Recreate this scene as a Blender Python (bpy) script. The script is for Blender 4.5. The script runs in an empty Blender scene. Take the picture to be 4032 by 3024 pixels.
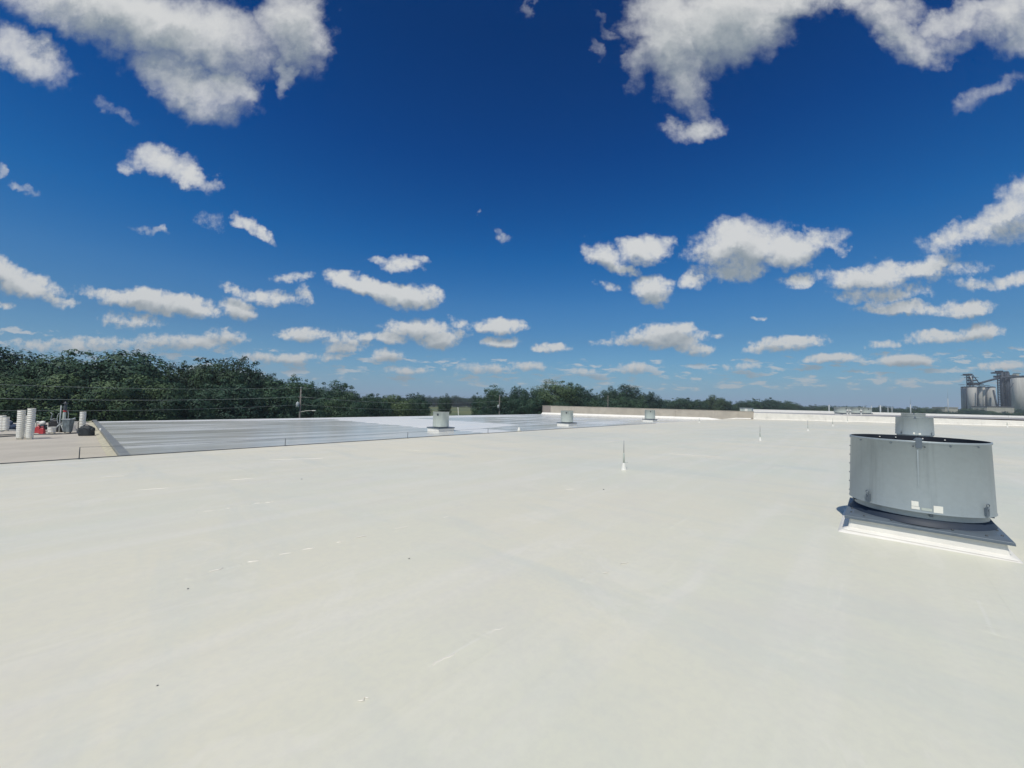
import bpy, math, random
import numpy as np
from mathutils import Vector, Matrix

# ------------------------------------------------------------------ camera, sky, sun, exposure
SC = bpy.context.scene
EYE = 9.6                       # eye height above the ground around the building (the roof is 8 m up)
FPX, CX, CY = 1514.0, 2016.0, 1512.0
PITCH, ROLL = math.atan(68 / FPX), math.radians(1.15)
_fw = np.array([0, math.cos(PITCH), math.sin(PITCH)])
_r0 = np.array([1.0, 0, 0]); _u0 = np.cross(_r0, _fw)
_R = _r0 * math.cos(ROLL) + _u0 * math.sin(ROLL)
_U = -_r0 * math.sin(ROLL) + _u0 * math.cos(ROLL)
cd = bpy.data.cameras.new('camera'); cam = bpy.data.objects.new('camera', cd)
SC.collection.objects.link(cam); SC.camera = cam
cd.sensor_width = 36.0; cd.lens = 36.0 * FPX / 4032.0
cd.clip_start = 0.05; cd.clip_end = 20000
cam.matrix_world = Matrix(((_R[0], _U[0], -_fw[0], 0), (_R[1], _U[1], -_fw[1], 0), (_R[2], _U[2], -_fw[2], EYE), (0, 0, 0, 1)))

SUN_EL, SUN_AZ = math.radians(58), math.radians(208)     # azimuth clockwise from +Y
HAZE = 0.0003
SKY_STRENGTH, SUN_STRENGTH, EXPOSURE = 0.096, 3.65, -0.15
SC.view_settings.view_transform = 'Standard'
try: SC.view_settings.look = 'None'
except Exception: pass
SC.view_settings.exposure = EXPOSURE; SC.view_settings.gamma = 1.0
SC.view_settings.use_curve_mapping = False
SC.render.engine = 'CYCLES'
SC.cycles.max_bounces = 6; SC.cycles.diffuse_bounces = 3; SC.cycles.glossy_bounces = 3
SC.cycles.volume_bounces = 0; SC.cycles.transparent_max_bounces = 4
SC.cycles.use_denoising = True

sl = bpy.data.lights.new('sun', 'SUN'); sun = bpy.data.objects.new('sun', sl); SC.collection.objects.link(sun)
sl.energy = SUN_STRENGTH; sl.angle = math.radians(0.53); sl.color = (1.0, 0.955, 0.87)
_sd = Vector((math.sin(SUN_AZ) * math.cos(SUN_EL), math.cos(SUN_AZ) * math.cos(SUN_EL), math.sin(SUN_EL)))
sun.rotation_euler = (-_sd).to_track_quat('-Z', 'Y').to_euler(); sun.location = (0, -20, 60)

world = bpy.data.worlds.new('World'); SC.world = world; world.use_nodes = True
WN = world.node_tree; WN.nodes.clear()

def ray(px, py):
    return _fw + _R * (px - CX) / FPX - _U * (py - CY) / FPX

class NT:
    """small node-tree helper"""
    def __init__(s, tree): s.t = tree
    def n(s, typ, **kw):
        nd = s.t.nodes.new(typ)
        for k, v in kw.items(): setattr(nd, k, v)
        return nd
    def put(s, sock, v):
        if v is None: return
        if hasattr(v, 'is_linked') or isinstance(v, bpy.types.NodeSocket): s.t.links.new(v, sock)
        else: sock.default_value = v
    def m(s, op, a, b=None, c=None, clamp=False):
        nd = s.n('ShaderNodeMath', operation=op); nd.use_clamp = clamp
        s.put(nd.inputs[0], a); s.put(nd.inputs[1], b)
        if c is not None: s.put(nd.inputs[2], c)
        return nd.outputs[0]
    def v(s, op, a, b=None, c=None):
        nd = s.n('ShaderNodeVectorMath', operation=op)
        s.put(nd.inputs[0], a)
        if b is not None:
            s.put(nd.inputs['Scale'] if op == 'SCALE' else nd.inputs[1], b)
        if c is not None: s.put(nd.inputs[2], c)
        return nd.outputs['Value'] if op in ('LENGTH', 'DOT_PRODUCT', 'DISTANCE') else nd.outputs[0]
    def xyz(s, x, y, z):
        nd = s.n('ShaderNodeCombineXYZ')
        for i, q in enumerate((x, y, z)): s.put(nd.inputs[i], q)
        return nd.outputs[0]
    def sep(s, v):
        nd = s.n('ShaderNodeSeparateXYZ'); s.put(nd.inputs[0], v); return nd.outputs
    def noise(s, vec, scale, detail=3, rough=.5, dim='3D', out='Fac', dist=0):
        nd = s.n('ShaderNodeTexNoise'); nd.noise_dimensions = dim
        s.put(nd.inputs['Vector'], vec); nd.inputs['Scale'].default_value = scale
        nd.inputs['Detail'].default_value = detail; nd.inputs['Roughness'].default_value = rough
        nd.inputs['Distortion'].default_value = dist
        return nd.outputs[out]
    def step(s, x, a, b, lo=0.0, hi=1.0):          # smoothstep
        nd = s.n('ShaderNodeMapRange', interpolation_type='SMOOTHSTEP')
        s.put(nd.inputs['Value'], x); s.put(nd.inputs['From Min'], a); s.put(nd.inputs['From Max'], b)
        s.put(nd.inputs['To Min'], lo); s.put(nd.inputs['To Max'], hi)
        return nd.outputs[0]
    def mix(s, f, a, b, mode='MIX'):
        nd = s.n('ShaderNodeMix', data_type='RGBA', blend_type=mode); nd.clamp_factor = True
        s.put(nd.inputs[0], f)
        for i, q in ((6, a), (7, b)):
            if isinstance(q, (tuple, list)) and len(q) == 3: q = (*q, 1)
            s.put(nd.inputs[i], q)
        return nd.outputs[2]
    def ramp(s, f, stops):
        nd = s.n('ShaderNodeValToRGB'); s.put(nd.inputs[0], f)
        el = nd.color_ramp.elements
        while len(el) < len(stops): el.new(.5)
        for e, (p, c) in zip(el, stops): e.position = p; e.color = (*c, 1)
        return nd.outputs[0]

# ---- clouds: cumulus scattered over the sky, each lobe an ellipse on the sky (centre, radii, tilt, weight)
CL = """300 40 360 85 14 1.2;400 170 150 55 25 .9;490 180 62 46 30 .9;630 60 85 95 0 1;608 150 24 48 0 .7;60 125 112 48 28 .9
150 45 150 42 20 .8;262 232 42 13 25 .32;355 340 88 38 12 .95;420 370 62 26 30 .9;268 348 30 16 20 .6;318 326 55 28 0 .8
528 478 38 18 18 .8;566 495 30 14 28 .7;320 487 50 9 15 .36;55 410 32 9 15 .3;0 370 14 16 0 .5;455 478 28 14 30 .25
1038 471 10 7 0 .35;1078 521 19 11 0 .42;868 572 46 24 4 .75;828 562 36 10 -8 .5;902 560 26 12 10 .5
800 625 92 22 12 .9;880 648 74 26 9 .95;757 612 48 22 12 .8;930 642 34 18 35 .7;640 602 46 12 6 .5;657 640 19 22 0 .5
575 638 68 20 8 .7;510 625 44 13 15 .55;612 640 32 16 12 .6;515 665 44 26 14 .85;30 615 118 30 8 .8;-20 600 70 34 0 .9
130 650 38 13 4 .55;0 665 38 11 0 .6;240 640 84 20 14 .7;335 650 104 28 9 .95;405 660 74 24 10 .95;285 690 72 20 2 .38
230 745 180 20 0 .5;400 737 125 20 0 .6;490 728 52 22 6 .6;90 748 110 15 0 .4;655 720 62 15 0 .75;845 728 50 14 4 .7
905 712 84 24 5 .8;950 735 50 20 0 .8;790 726 38 12 0 .6;1082 708 62 17 0 .85;1080 738 48 13 0 .75;1187 751 44 11 0 .8
990 704 34 14 28 .45;740 750 44 18 0 .6;625 770 58 13 -3 .7;842 768 36 18 0 .8;720 768 34 12 0 .5;990 725 30 14 0 .5
1390 530 64 36 -12 .95;1302 545 44 34 24 .85;1340 578 46 15 6 .7;1412 620 54 38 0 .9;1600 538 112 62 0 1.0;1700 545 80 42 -8 .9
1590 588 84 24 0 .8;1500 610 32 20 0 .7;1760 512 60 26 -16 .7;1805 515 28 14 34 .5;1735 606 62 17 -14 .7;1890 590 100 38 -3 .9
1990 572 96 26 -16 .85;1910 632 110 24 -3 .6;2070 578 80 17 -10 .4;1950 666 104 19 2 .85;2090 664 66 21 0 .8;2095 490 100 30 -24 .75
2190 445 90 44 -30 .85;2040 520 58 22 0 .35;2200 485 80 34 -8 .6;2185 605 66 20 -5 .6;2050 725 112 16 -5 .65;2115 714 56 20 -4 .8
1910 745 50 10 -4 .5;1425 730 100 24 0 .85;1450 714 66 22 0 .8;1500 750 50 16 4 .7;1335 742 60 9 0 .4;1712 742 96 15 -3 .75
1660 754 60 12 -3 .6;1800 776 70 11 0 .7;1960 778 66 16 0 .85;1050 795 66 14 0 .5;1142 790 52 12 0 .5;1372 796 44 14 0 .6
2160 790 66 12 -4 .6;1462 60 115 120 0 1.05;1570 40 150 105 0 1.2;1680 0 190 60 -16 1;1478 150 60 80 0 .8;1497 215 26 44 0 .4
1490 264 60 26 -10 .75;1385 120 34 64 0 .6;1945 72 90 52 28 .9;1992 118 66 34 6 .7;2090 28 130 34 -24 .8;2190 20 120 60 -20 .9
2055 90 60 30 -20 .5;2130 205 84 19 -27 .4;2085 232 34 14 0 .25;1640 690 20 5 0 .4;1550 728 14 5 0 .3;1280 95 18 10 60 .2
1310 62 22 9 50 .18;1132 14 10 18 0 .2;1306 622 40 9 10 .3;750 735 60 22 0 .5;1600 790 44 10 0 .5;880 800 50 10 0 .5;1835 -14 130 36 4 .85;1930 24 90 40 0 .75;2230 60 90 60 -20 .8;2120 610 60 14 0 .4;560 770 70 14 0 .5;1250 800 50 9 0 .45"""
S22 = 4032 / 2212
def gno(px, py):
    d = ray(px * S22, py * S22); return np.array([d[0] / d[1], d[2] / d[1]])
quads = []
for item in CL.replace('\n', ';').split(';'):
    x, y, rx, ry, an, w = map(float, item.split())
    rx *= 1.10; ry *= 1.10
    c = gno(x, y); ca, sa = math.cos(math.radians(an)), math.sin(math.radians(an))
    e1 = gno(x + rx * ca, y + rx * sa) - c; e2 = gno(x - ry * sa, y + ry * ca) - c
    M = np.linalg.inv(np.array([e1, e2]).T)
    Q = M.T @ M                                   # len^2 = (p-c)^T Q (p-c)
    a, b, h = Q[0, 0], Q[1, 1], 2 * Q[0, 1]
    lx = -2 * a * c[0] - h * c[1]; ly = -2 * b * c[1] - h * c[0]
    k = a * c[0] ** 2 + b * c[1] ** 2 + h * c[0] * c[1]
    quads.append([-w * a, -w * b, -w * h, -w * lx, -w * ly, w - w * k])
while len(quads) % 3: quads.append([0, 0, 0, 0, 0, -9])

grp = bpy.data.node_groups.new('cloud_density', 'ShaderNodeTree')
grp.interface.new_socket('P', in_out='INPUT', socket_type='NodeSocketVector')
grp.interface.new_socket('D', in_out='OUTPUT', socket_type='NodeSocketFloat')
G = NT(grp); gi = G.n('NodeGroupInput'); go = G.n('NodeGroupOutput')
gx, gy, _ = G.sep(gi.outputs[0])
gxx, gyy, gxy = G.m('MULTIPLY', gx, gx), G.m('MULTIPLY', gy, gy), G.m('MULTIPLY', gx, gy)
acc = None
for i in range(0, len(quads), 3):
    q = np.array(quads[i:i + 3]).T
    cur = tuple(q[5])
    for s_, co in ((gxx, q[0]), (gyy, q[1]), (gxy, q[2]), (gx, q[3]), (gy, q[4])):
        cur = G.v('MULTIPLY_ADD', s_, tuple(co), cur)
    acc = cur if acc is None else G.v('MAXIMUM', acc, cur)
ax, ay, az = G.sep(acc)
G.put(go.inputs[0], G.m('MAXIMUM', G.m('MAXIMUM', ax, ay), az))

W = NT(WN)
tc = W.n('ShaderNodeTexCoord'); dirv = W.v('NORMALIZE', tc.outputs['Generated'])
dx, dy, dz = W.sep(dirv)
sky = W.n('ShaderNodeTexSky', sky_type='NISHITA'); sky.sun_disc = False
sky.sun_elevation = SUN_EL; sky.sun_rotation = SUN_AZ; sky.altitude = 100
sky.air_density = 1.0; sky.dust_density = 0.6; sky.ozone_density = 2.2
# deeper, more saturated clear-day blue (polarised look of the sky opposite the sun)
sr, sg, sb = W.sep(sky.outputs[0])
SKY_FIT = dict(r=(0.060, 1.55), g=(0.36, 1.22), b=(0.80, 0.95))
def chan(c, k): return W.m('MULTIPLY', W.m('POWER', W.m('MAXIMUM', c, 1e-4), SKY_FIT[k][1]), SKY_FIT[k][0])
skyc = W.xyz(chan(sr, 'r'), chan(sg, 'g'), chan(sb, 'b'))
# low haze towards the horizon
el = W.m('MAXIMUM', dz, 0.0)
hz = W.m('POWER', 2.718, W.m('MULTIPLY', el, -9.5))
skyc = W.mix(W.m('MULTIPLY', hz, .92), skyc, (1.55, 2.55, 3.45))
grade = W.ramp(el, [(0.0, (1.0, .80, .84)), (.05, (1.0, .76, .78)), (.15, (.90, .66, .67)), (.243, (.86, .70, .71)), (.36, (.33, .635, .71)), (.54, (.05, .455, .59)), (.71, (.03, .35, .45))])
skyc = W.v('MULTIPLY', skyc, W.v('SCALE', grade, 2.0))
fy = W.m('MAXIMUM', dy, 0.05)
P0 = W.xyz(W.m('DIVIDE', dx, fy), W.m('DIVIDE', dz, fy), 0.0)
size = W.step(W.m('DIVIDE', dz, fy), 0.02, 0.62, 0.10, 0.62)      # lumps shrink towards the horizon
nA = W.noise(P0, 5.0, 5, .55, out='Color'); nB = W.noise(P0, 20.0, 5, .6, out='Color')
wv = W.v('ADD', W.v('SCALE', W.v('SUBTRACT', nA, (.5, .5, .5)), W.m('MULTIPLY', size, .26)),
         W.v('SCALE', W.v('SUBTRACT', nB, (.5, .5, .5)), W.m('MULTIPLY', size, .105)))
P1 = W.v('ADD', P0, wv)
def dens(p):
    g = W.n('ShaderNodeGroup'); g.node_tree = grp; W.put(g.inputs[0], p); return g.outputs[0]
D1 = dens(P1)
D2 = dens(W.v('ADD', P1, W.xyz(0.0, W.m('MULTIPLY', size, .13), 0.0)))
fA = W.noise(P0, 13.0, 7, .62); fB = W.noise(P0, 46.0, 5, .62)
wl = W.step(W.m('DIVIDE', dz, fy), .10, .85)
fluff = W.m('ADD', W.m('MULTIPLY', W.m('SUBTRACT', fA, .5), W.m('MULTIPLY_ADD', wl, -.15, 1.2)), W.m('MULTIPLY', W.m('SUBTRACT', fB, .5), W.m('SUBTRACT', 1.75, W.m('MULTIPLY', wl, 1.38))))
Dn = W.m('ADD', D1, W.m('MULTIPLY', fluff, .85))
# scattered little clouds low over the horizon, all round
sm = W.noise(W.v('MULTIPLY', P1, (15.0, 62.0, 1.0)), 1.0, 4, .6)
band = W.m('MULTIPLY', W.step(dz, .012, .04), W.step(dz, .17, .09))
Ds = W.m('MULTIPLY', W.m('SUBTRACT', W.m('MULTIPLY', sm, band), .50), 5.0)
# cloud field behind the viewer, on a flat layer
kz = W.m('DIVIDE', 1.0, W.m('ADD', W.m('MAXIMUM', dz, 0.0), .12))
PL = W.v('SCALE', dirv, kz)
nb = W.noise(PL, 1.1, 7, .58)
back = W.m('MULTIPLY', W.step(dy, .28, .05), W.step(dz, .02, .12))
Db = W.m('SUBTRACT', W.m('MULTIPLY', W.m('SUBTRACT', nb, .50), 5.0), W.m('MULTIPLY', W.m('SUBTRACT', 1.0, back), 9.0))
front = W.step(dy, .06, .2)
Df = W.m('SUBTRACT', Dn, W.m('MULTIPLY', W.m('SUBTRACT', 1.0, front), 9.0))
alpha_f = W.step(Df, W.m('MULTIPLY_ADD', wl, -.16, .02), W.m('MULTIPLY_ADD', wl, .52, .64))
alpha_s = W.m('MULTIPLY', W.step(Ds, 0.0, .6), .72)
alpha_b = W.step(Db, 0.0, .6)
alpha = W.m('MAXIMUM', W.m('MAXIMUM', alpha_f, alpha_s), alpha_b)
alpha = W.m('MULTIPLY', alpha, W.step(dz, .0, .03))
under = W.m('ADD', W.m('MULTIPLY', W.m('SUBTRACT', D2, D1), 1.3), W.m('MULTIPLY', D1, .80))
up = W.xyz(-.002, W.m('MULTIPLY', size, .055), 0.0)
relief = W.m('SUBTRACT', W.noise(W.v('ADD', P1, up), 11.0, 4, .5), W.noise(P1, 11.0, 4, .5))
under = W.m('ADD', under, W.m('MULTIPLY', relief, W.m('MULTIPLY_ADD', wl, -1.3, 2.4)))
under = W.m('ADD', under, W.m('MULTIPLY', fluff, -.25))
shade = W.step(under, W.m('MULTIPLY_ADD', wl, .25, -.32), W.m('MULTIPLY_ADD', wl, .35, .98))
CLOUD_LIT, CLOUD_GREY = (8.0, 8.1, 8.0), (2.9, 3.5, 3.95)
cc = W.mix(W.m('MULTIPLY', shade, .95), CLOUD_LIT, CLOUD_GREY)
cc = W.mix(W.m('MULTIPLY', hz, .78), cc, (3.3, 3.7, 4.1))
final = W.mix(W.m('MULTIPLY', alpha, .94), skyc, cc)
bg = W.n('ShaderNodeBackground'); W.put(bg.inputs[0], final); bg.inputs[1].default_value = SKY_STRENGTH
wo = W.n('ShaderNodeOutputWorld'); WN.links.new(bg.outputs[0], wo.inputs[0])
world.cycles.sampling_method = 'MANUAL'; world.cycles.sample_map_resolution = 512

# ------------------------------------------------------------------ helpers
COL = SC.collection
AZ = math.radians(43.4)                    # the building's long axis (local x) points this far right of +Y
BROT = math.pi / 2 - AZ
UX, UY = math.sin(AZ), math.cos(AZ)
def wp(u, t, z): return Vector((u * UX - t * UY, u * UY + t * UX, EYE + z))          # building frame -> world, z below/above the eye
def ut(x, y): return (x * UX + y * UY, -x * UY + y * UX)
def near_z(t): return -1.6 - .016 * t
def low_z(t): return -2.12 - .0105 * (t - 16)
def on_near(px, py):
    d = ray(px, py); k = -1.6 / (d[2] + .016 * (-d[0] * UY + d[1] * UX)); p = d * k; return ut(p[0], p[1])
def on_low(px, py):
    d = ray(px, py); k = (-2.12 + .168) / (d[2] + .0105 * (-d[0] * UY + d[1] * UX)); p = d * k; return ut(p[0], p[1])
def at(px, py, Y):
    d = ray(px, py); k = Y / d[1]; return Vector((d[0] * k, Y, EYE + d[2] * k))

MB_COUNT = [0]
class MB:
    def __init__(s): s.vs = []; s.fs = []; s.smooth = []
    def add(s, vs, fs, sm=False):
        o = len(s.vs); s.vs += [tuple(v) for v in vs]
        s.fs += [tuple(i + o for i in f) for f in fs]; s.smooth += [sm] * len(fs); return s
    def box(s, x0, x1, y0, y1, z0, z1, M=None, bev=0):
        vs = [Vector((x, y, z)) for z in (z0, z1) for y in (y0, y1) for x in (x0, x1)]
        if M: vs = [M @ v for v in vs]
        return s.add(vs, [(0, 2, 3, 1), (4, 5, 7, 6), (0, 1, 5, 4), (2, 6, 7, 3), (0, 4, 6, 2), (1, 3, 7, 5)])
    def frus(s, a, b, z0, z1, M=None):             # rectangle a=(x0,x1,y0,y1) at z0 to b at z1
        vs = [Vector((x, y, z0)) for y in a[2:] for x in a[:2]] + [Vector((x, y, z1)) for y in b[2:] for x in b[:2]]
        if M: vs = [M @ v for v in vs]
        return s.add(vs, [(0, 2, 3, 1), (4, 5, 7, 6), (0, 1, 5, 4), (2, 6, 7, 3), (0, 4, 6, 2), (1, 3, 7, 5)])
    def lathe(s, prof, seg=24, c=(0, 0, 0), cap=True, closed=False, M=None, ang=2 * math.pi):
        vs = []; n = len(prof)
        for r, z in prof:
            for k in range(seg):
                a = ang * k / seg; v = Vector((c[0] + r * math.cos(a), c[1] + r * math.sin(a), c[2] + z))
                vs.append(M @ v if M else v)
        fs = []
        for i in range(n if closed else n - 1):
            j = (i + 1) % n
            for k in range(seg):
                k2 = (k + 1) % seg; fs.append((i * seg + k, i * seg + k2, j * seg + k2, j * seg + k))
        s.add(vs, fs, True)
        if cap and not closed:
            o = len(s.vs) - len(vs)
            s.fs.append(tuple(o + k for k in reversed(range(seg)))); s.smooth.append(False)
            s.fs.append(tuple(o + (n - 1) * seg + k for k in range(seg))); s.smooth.append(False)
        return s
    def tube(s, pts, r, seg=8, r1=None, cap=True):
        pts = [Vector(p) for p in pts]; n = len(pts); vs = []
        r1 = r if r1 is None else r1
        for i, p in enumerate(pts):
            d = (pts[min(i + 1, n - 1)] - pts[max(i - 1, 0)]).normalized()
            ref = Vector((0, 0, 1)) if abs(d.z) < .9 else Vector((1, 0, 0))
            a = d.cross(ref).normalized(); b = a.cross(d)
            rr = r + (r1 - r) * i / max(1, n - 1)
            for k in range(seg):
                t = 2 * math.pi * k / seg; vs.append(p + a * math.cos(t) * rr + b * math.sin(t) * rr)
        fs = [(i * seg + k, (i + 1) * seg + k, (i + 1) * seg + (k + 1) % seg, i * seg + (k + 1) % seg) for i in range(n - 1) for k in range(seg)]
        s.add(vs, fs, True)
        if cap:
            o = len(s.vs) - len(vs)
            s.fs.append(tuple(o + k for k in range(seg))); s.smooth.append(False)
            s.fs.append(tuple(o + (n - 1) * seg + k for k in reversed(range(seg)))); s.smooth.append(False)
        return s
    def blob(s, c, r, seed=0, amp=.2, seg=12, rings=8, flat=None):
        rnd = random.Random(seed); ph = [rnd.uniform(0, 6) for _ in range(6)]
        vs = []; c = Vector(c)
        for i in range(rings + 1):
            th = math.pi * i / rings
            for k in range(seg):
                a = 2 * math.pi * k / seg
                d = Vector((math.sin(th) * math.cos(a), math.sin(th) * math.sin(a), math.cos(th)))
                q = 1 + amp * (math.sin(3 * a + ph[0] + 2 * th) * .5 + math.sin(5 * a + ph[1] - 3 * th) * .3 + math.sin(4 * th + ph[2]) * .3) * math.sin(th)
                v = Vector((d.x * r[0], d.y * r[1], d.z * r[2])) * q + c
                if flat is not None: v.z = max(v.z, flat)
                vs.append(v)
        fs = [(i * seg + k, (i + 1) * seg + k, (i + 1) * seg + (k + 1) % seg, i * seg + (k + 1) % seg) for i in range(rings) for k in range(seg)]
        return s.add(vs, fs, True)
    def mesh(s, name, mat):
        me = bpy.data.meshes.new(name); me.from_pydata([tuple(v) for v in s.vs], [], s.fs)
        me.polygons.foreach_set('use_smooth', s.smooth)
        for m in (mat if isinstance(mat, (list, tuple)) else [mat]): me.materials.append(m)
        me.update(); return me
    def build(s, name, mat, parent=None, bevel=0, **kw):
        o = bpy.data.objects.new(name, s.mesh(name, mat)); COL.objects.link(o)
        if parent: o.parent = parent
        if bevel:
            b = o.modifiers.new('b', 'BEVEL'); b.width = bevel; b.segments = 2; b.limit_method = 'ANGLE'; b.angle_limit = .6
        for k, v in kw.items(): o[k] = v
        return o

def empty(name, loc, label, cat, group=None, rz=0.0):
    o = bpy.data.objects.new(name, None); COL.objects.link(o); o.location = loc; o.rotation_euler[2] = rz
    o.empty_display_size = .2; o['label'] = label; o['category'] = cat
    if group: o['group'] = group
    return o
def copy_tree(o, parent=None):
    c = o.copy(); COL.objects.link(c)
    if parent: c.parent = parent
    for ch in list(o.children): copy_tree(ch, c)
    return c
ORD = ['first', 'second', 'third', 'fourth', 'fifth', 'sixth', 'seventh', 'eighth', 'ninth', 'tenth', 'eleventh', 'twelfth', 'thirteenth', 'fourteenth',
       'fifteenth', 'sixteenth', 'seventeenth', 'eighteenth', 'nineteenth', 'twentieth']
TENS = {2: 'twenty', 3: 'thirty', 4: 'forty', 5: 'fifty', 6: 'sixty'}
def ordinal(i):
    if i < 20: return ORD[i]
    n = i + 1
    return {20: 'twentieth', 30: 'thirtieth', 40: 'fortieth', 50: 'fiftieth', 60: 'sixtieth'}[n] if n % 10 == 0 else TENS[n // 10] + '-' + ORD[n % 10 - 1]

# ------------------------------------------------------------------ materials
def new_mat(name):
    m = bpy.data.materials.new(name); m.use_nodes = True; t = m.node_tree; t.nodes.clear()
    n = NT(t); b = n.n('ShaderNodeBsdfPrincipled'); o = n.n('ShaderNodeOutputMaterial'); t.links.new(b.outputs[0], o.inputs[0])
    return m, n, b
def simple(name, col, rough=.6, metal=0.0, var=.12, scale=6.0, bump=0.0, bscale=30.0, dirt=None):
    m, n, b = new_mat(name)
    tcn = n.n('ShaderNodeTexCoord').outputs['Object']
    f = n.noise(tcn, scale, 5, .6)
    lo = tuple(c * (1 - var) for c in col); hi = tuple(min(1, c * (1 + var)) for c in col)
    c = n.mix(n.step(f, .3, .7), lo, hi)
    if dirt: c = n.mix(n.m('MULTIPLY', n.step(n.noise(tcn, scale * .37, 6, .65), .52, .72), dirt[1]), c, dirt[0])
    n.put(b.inputs['Base Color'], c)
    n.put(b.inputs['Roughness'], n.m('ADD', rough - .06, n.m('MULTIPLY', f, .12)))
    b.inputs['Metallic'].default_value = metal
    if bump:
        bn = n.n('ShaderNodeBump'); bn.inputs['Strength'].default_value = 1; bn.inputs['Distance'].default_value = bump
        n.put(bn.inputs['Height'], n.noise(tcn, bscale, 4, .6)); n.put(b.inputs['Normal'], bn.outputs[0])
    return m

def roof_near_mat():
    m, n, b = new_mat('white_roof_coating')
    P = n.n('ShaderNodeTexCoord').outputs['Object']
    x, y, z = n.sep(P)
    big = n.noise(P, .12, 4, .55); mid = n.noise(P, .9, 4, .6)
    warm, cool, mid_c = (.80, .735, .565), (.69, .70, .575), (.75, .71, .56)
    c = n.mix(n.step(big, .35, .65), mid_c, cool)
    far = n.step(y, 5, 17)
    c = n.mix(n.m('MULTIPLY', far, .75), c, warm)
    farx = n.step(x, 10, 60); c = n.mix(n.m('MULTIPLY', farx, .55), c, warm)
    roll = n.noise(n.v('MULTIPLY', P, (.16, 2.2, 1)), 1.0, 5, .6)          # roller passes along the building
    cross = n.noise(n.v('MULTIPLY', P, (1.1, .22, 1)), 1.0, 5, .65, dist=.6)
    c = n.mix(n.step(roll, .42, .70, 0, .30), c, (.82, .785, .71))
    c = n.mix(n.step(cross, .46, .70, 0, .42), c, (.60, .625, .56))
    c = n.mix(n.step(mid, .45, .75, 0, .35), c, (.64, .615, .56))
    fine = n.noise(P, 17.0, 4, .7); c = n.mix(n.step(fine, .35, .7, 0, .22), c, (.60, .58, .52))
    film = n.noise(n.v('MULTIPLY', P, (.5, .8, 1)), 1.0, 6, .7, dist=1.2); c = n.mix(n.step(film, .56, .60, 0, .16), c, (.84, .80, .71))
    # lap seams of the membrane every 2.55 m, broken where the coating has levelled out
    ph = n.m('MODULO', n.m('ADD', y, 99.55), 2.6)
    wob = n.m('MULTIPLY', n.m('SUBTRACT', n.noise(n.v('MULTIPLY', P, (.5, .1, 1)), 1.0, 2, .5), .5), .10)
    ph = n.m('ADD', ph, wob)
    dl = n.m('ABSOLUTE', n.m('SUBTRACT', ph, .15))
    line = n.m('SUBTRACT', 1.0, n.step(dl, .003, .018))
    brk = n.step(n.noise(n.v('MULTIPLY', P, (1.9, .3, 1)), 1.0, 4, .65), .50, .60)
    c = n.mix(n.m('MULTIPLY', n.m('MULTIPLY', line, brk), .20), c, (.86, .84, .78))
    # edge bead by the step
    dl2 = n.m('ABSOLUTE', n.m('SUBTRACT', y, 15.35)); l2 = n.m('SUBTRACT', 1.0, n.step(dl2, .03, .12))
    c = n.mix(n.m('MULTIPLY', l2, .5), c, (.82, .78, .70))
    spk = n.noise(P, 3.1, 2, .5); c = n.mix(n.step(spk, .80, .83, 0, .6), c, (.25, .25, .24))
    n.put(b.inputs['Base Color'], c)
    rg = n.m('ADD', .50, n.m('MULTIPLY', n.step(big, .3, .7), -.12))
    rg = n.m('ADD', rg, n.m('MULTIPLY', n.step(mid, .4, .7), .10))
    n.put(b.inputs['Roughness'], rg)
    b.inputs['IOR'].default_value = 1.45; b.inputs['Specular IOR Level'].default_value = .32
    bn = n.n('ShaderNodeBump'); bn.inputs['Strength'].default_value = .8; bn.inputs['Distance'].default_value = .01
    hgt = n.m('ADD', n.m('MULTIPLY', n.noise(P, 26, 3, .6), .05), n.m('MULTIPLY', n.noise(n.v('MULTIPLY', P, (.8, 2.6, 1)), 1.4, 5, .55), .9))
    hgt = n.m('ADD', hgt, n.m('MULTIPLY', n.m('SUBTRACT', 1.0, n.step(dl, .0, .09)), n.m('MULTIPLY', brk, .35)))
    hgt = n.m('ADD', hgt, n.m('MULTIPLY', n.step(ph, .12, .2), .10))
    n.put(bn.inputs['Height'], hgt); n.put(b.inputs['Normal'], bn.outputs[0])
    return m

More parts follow.
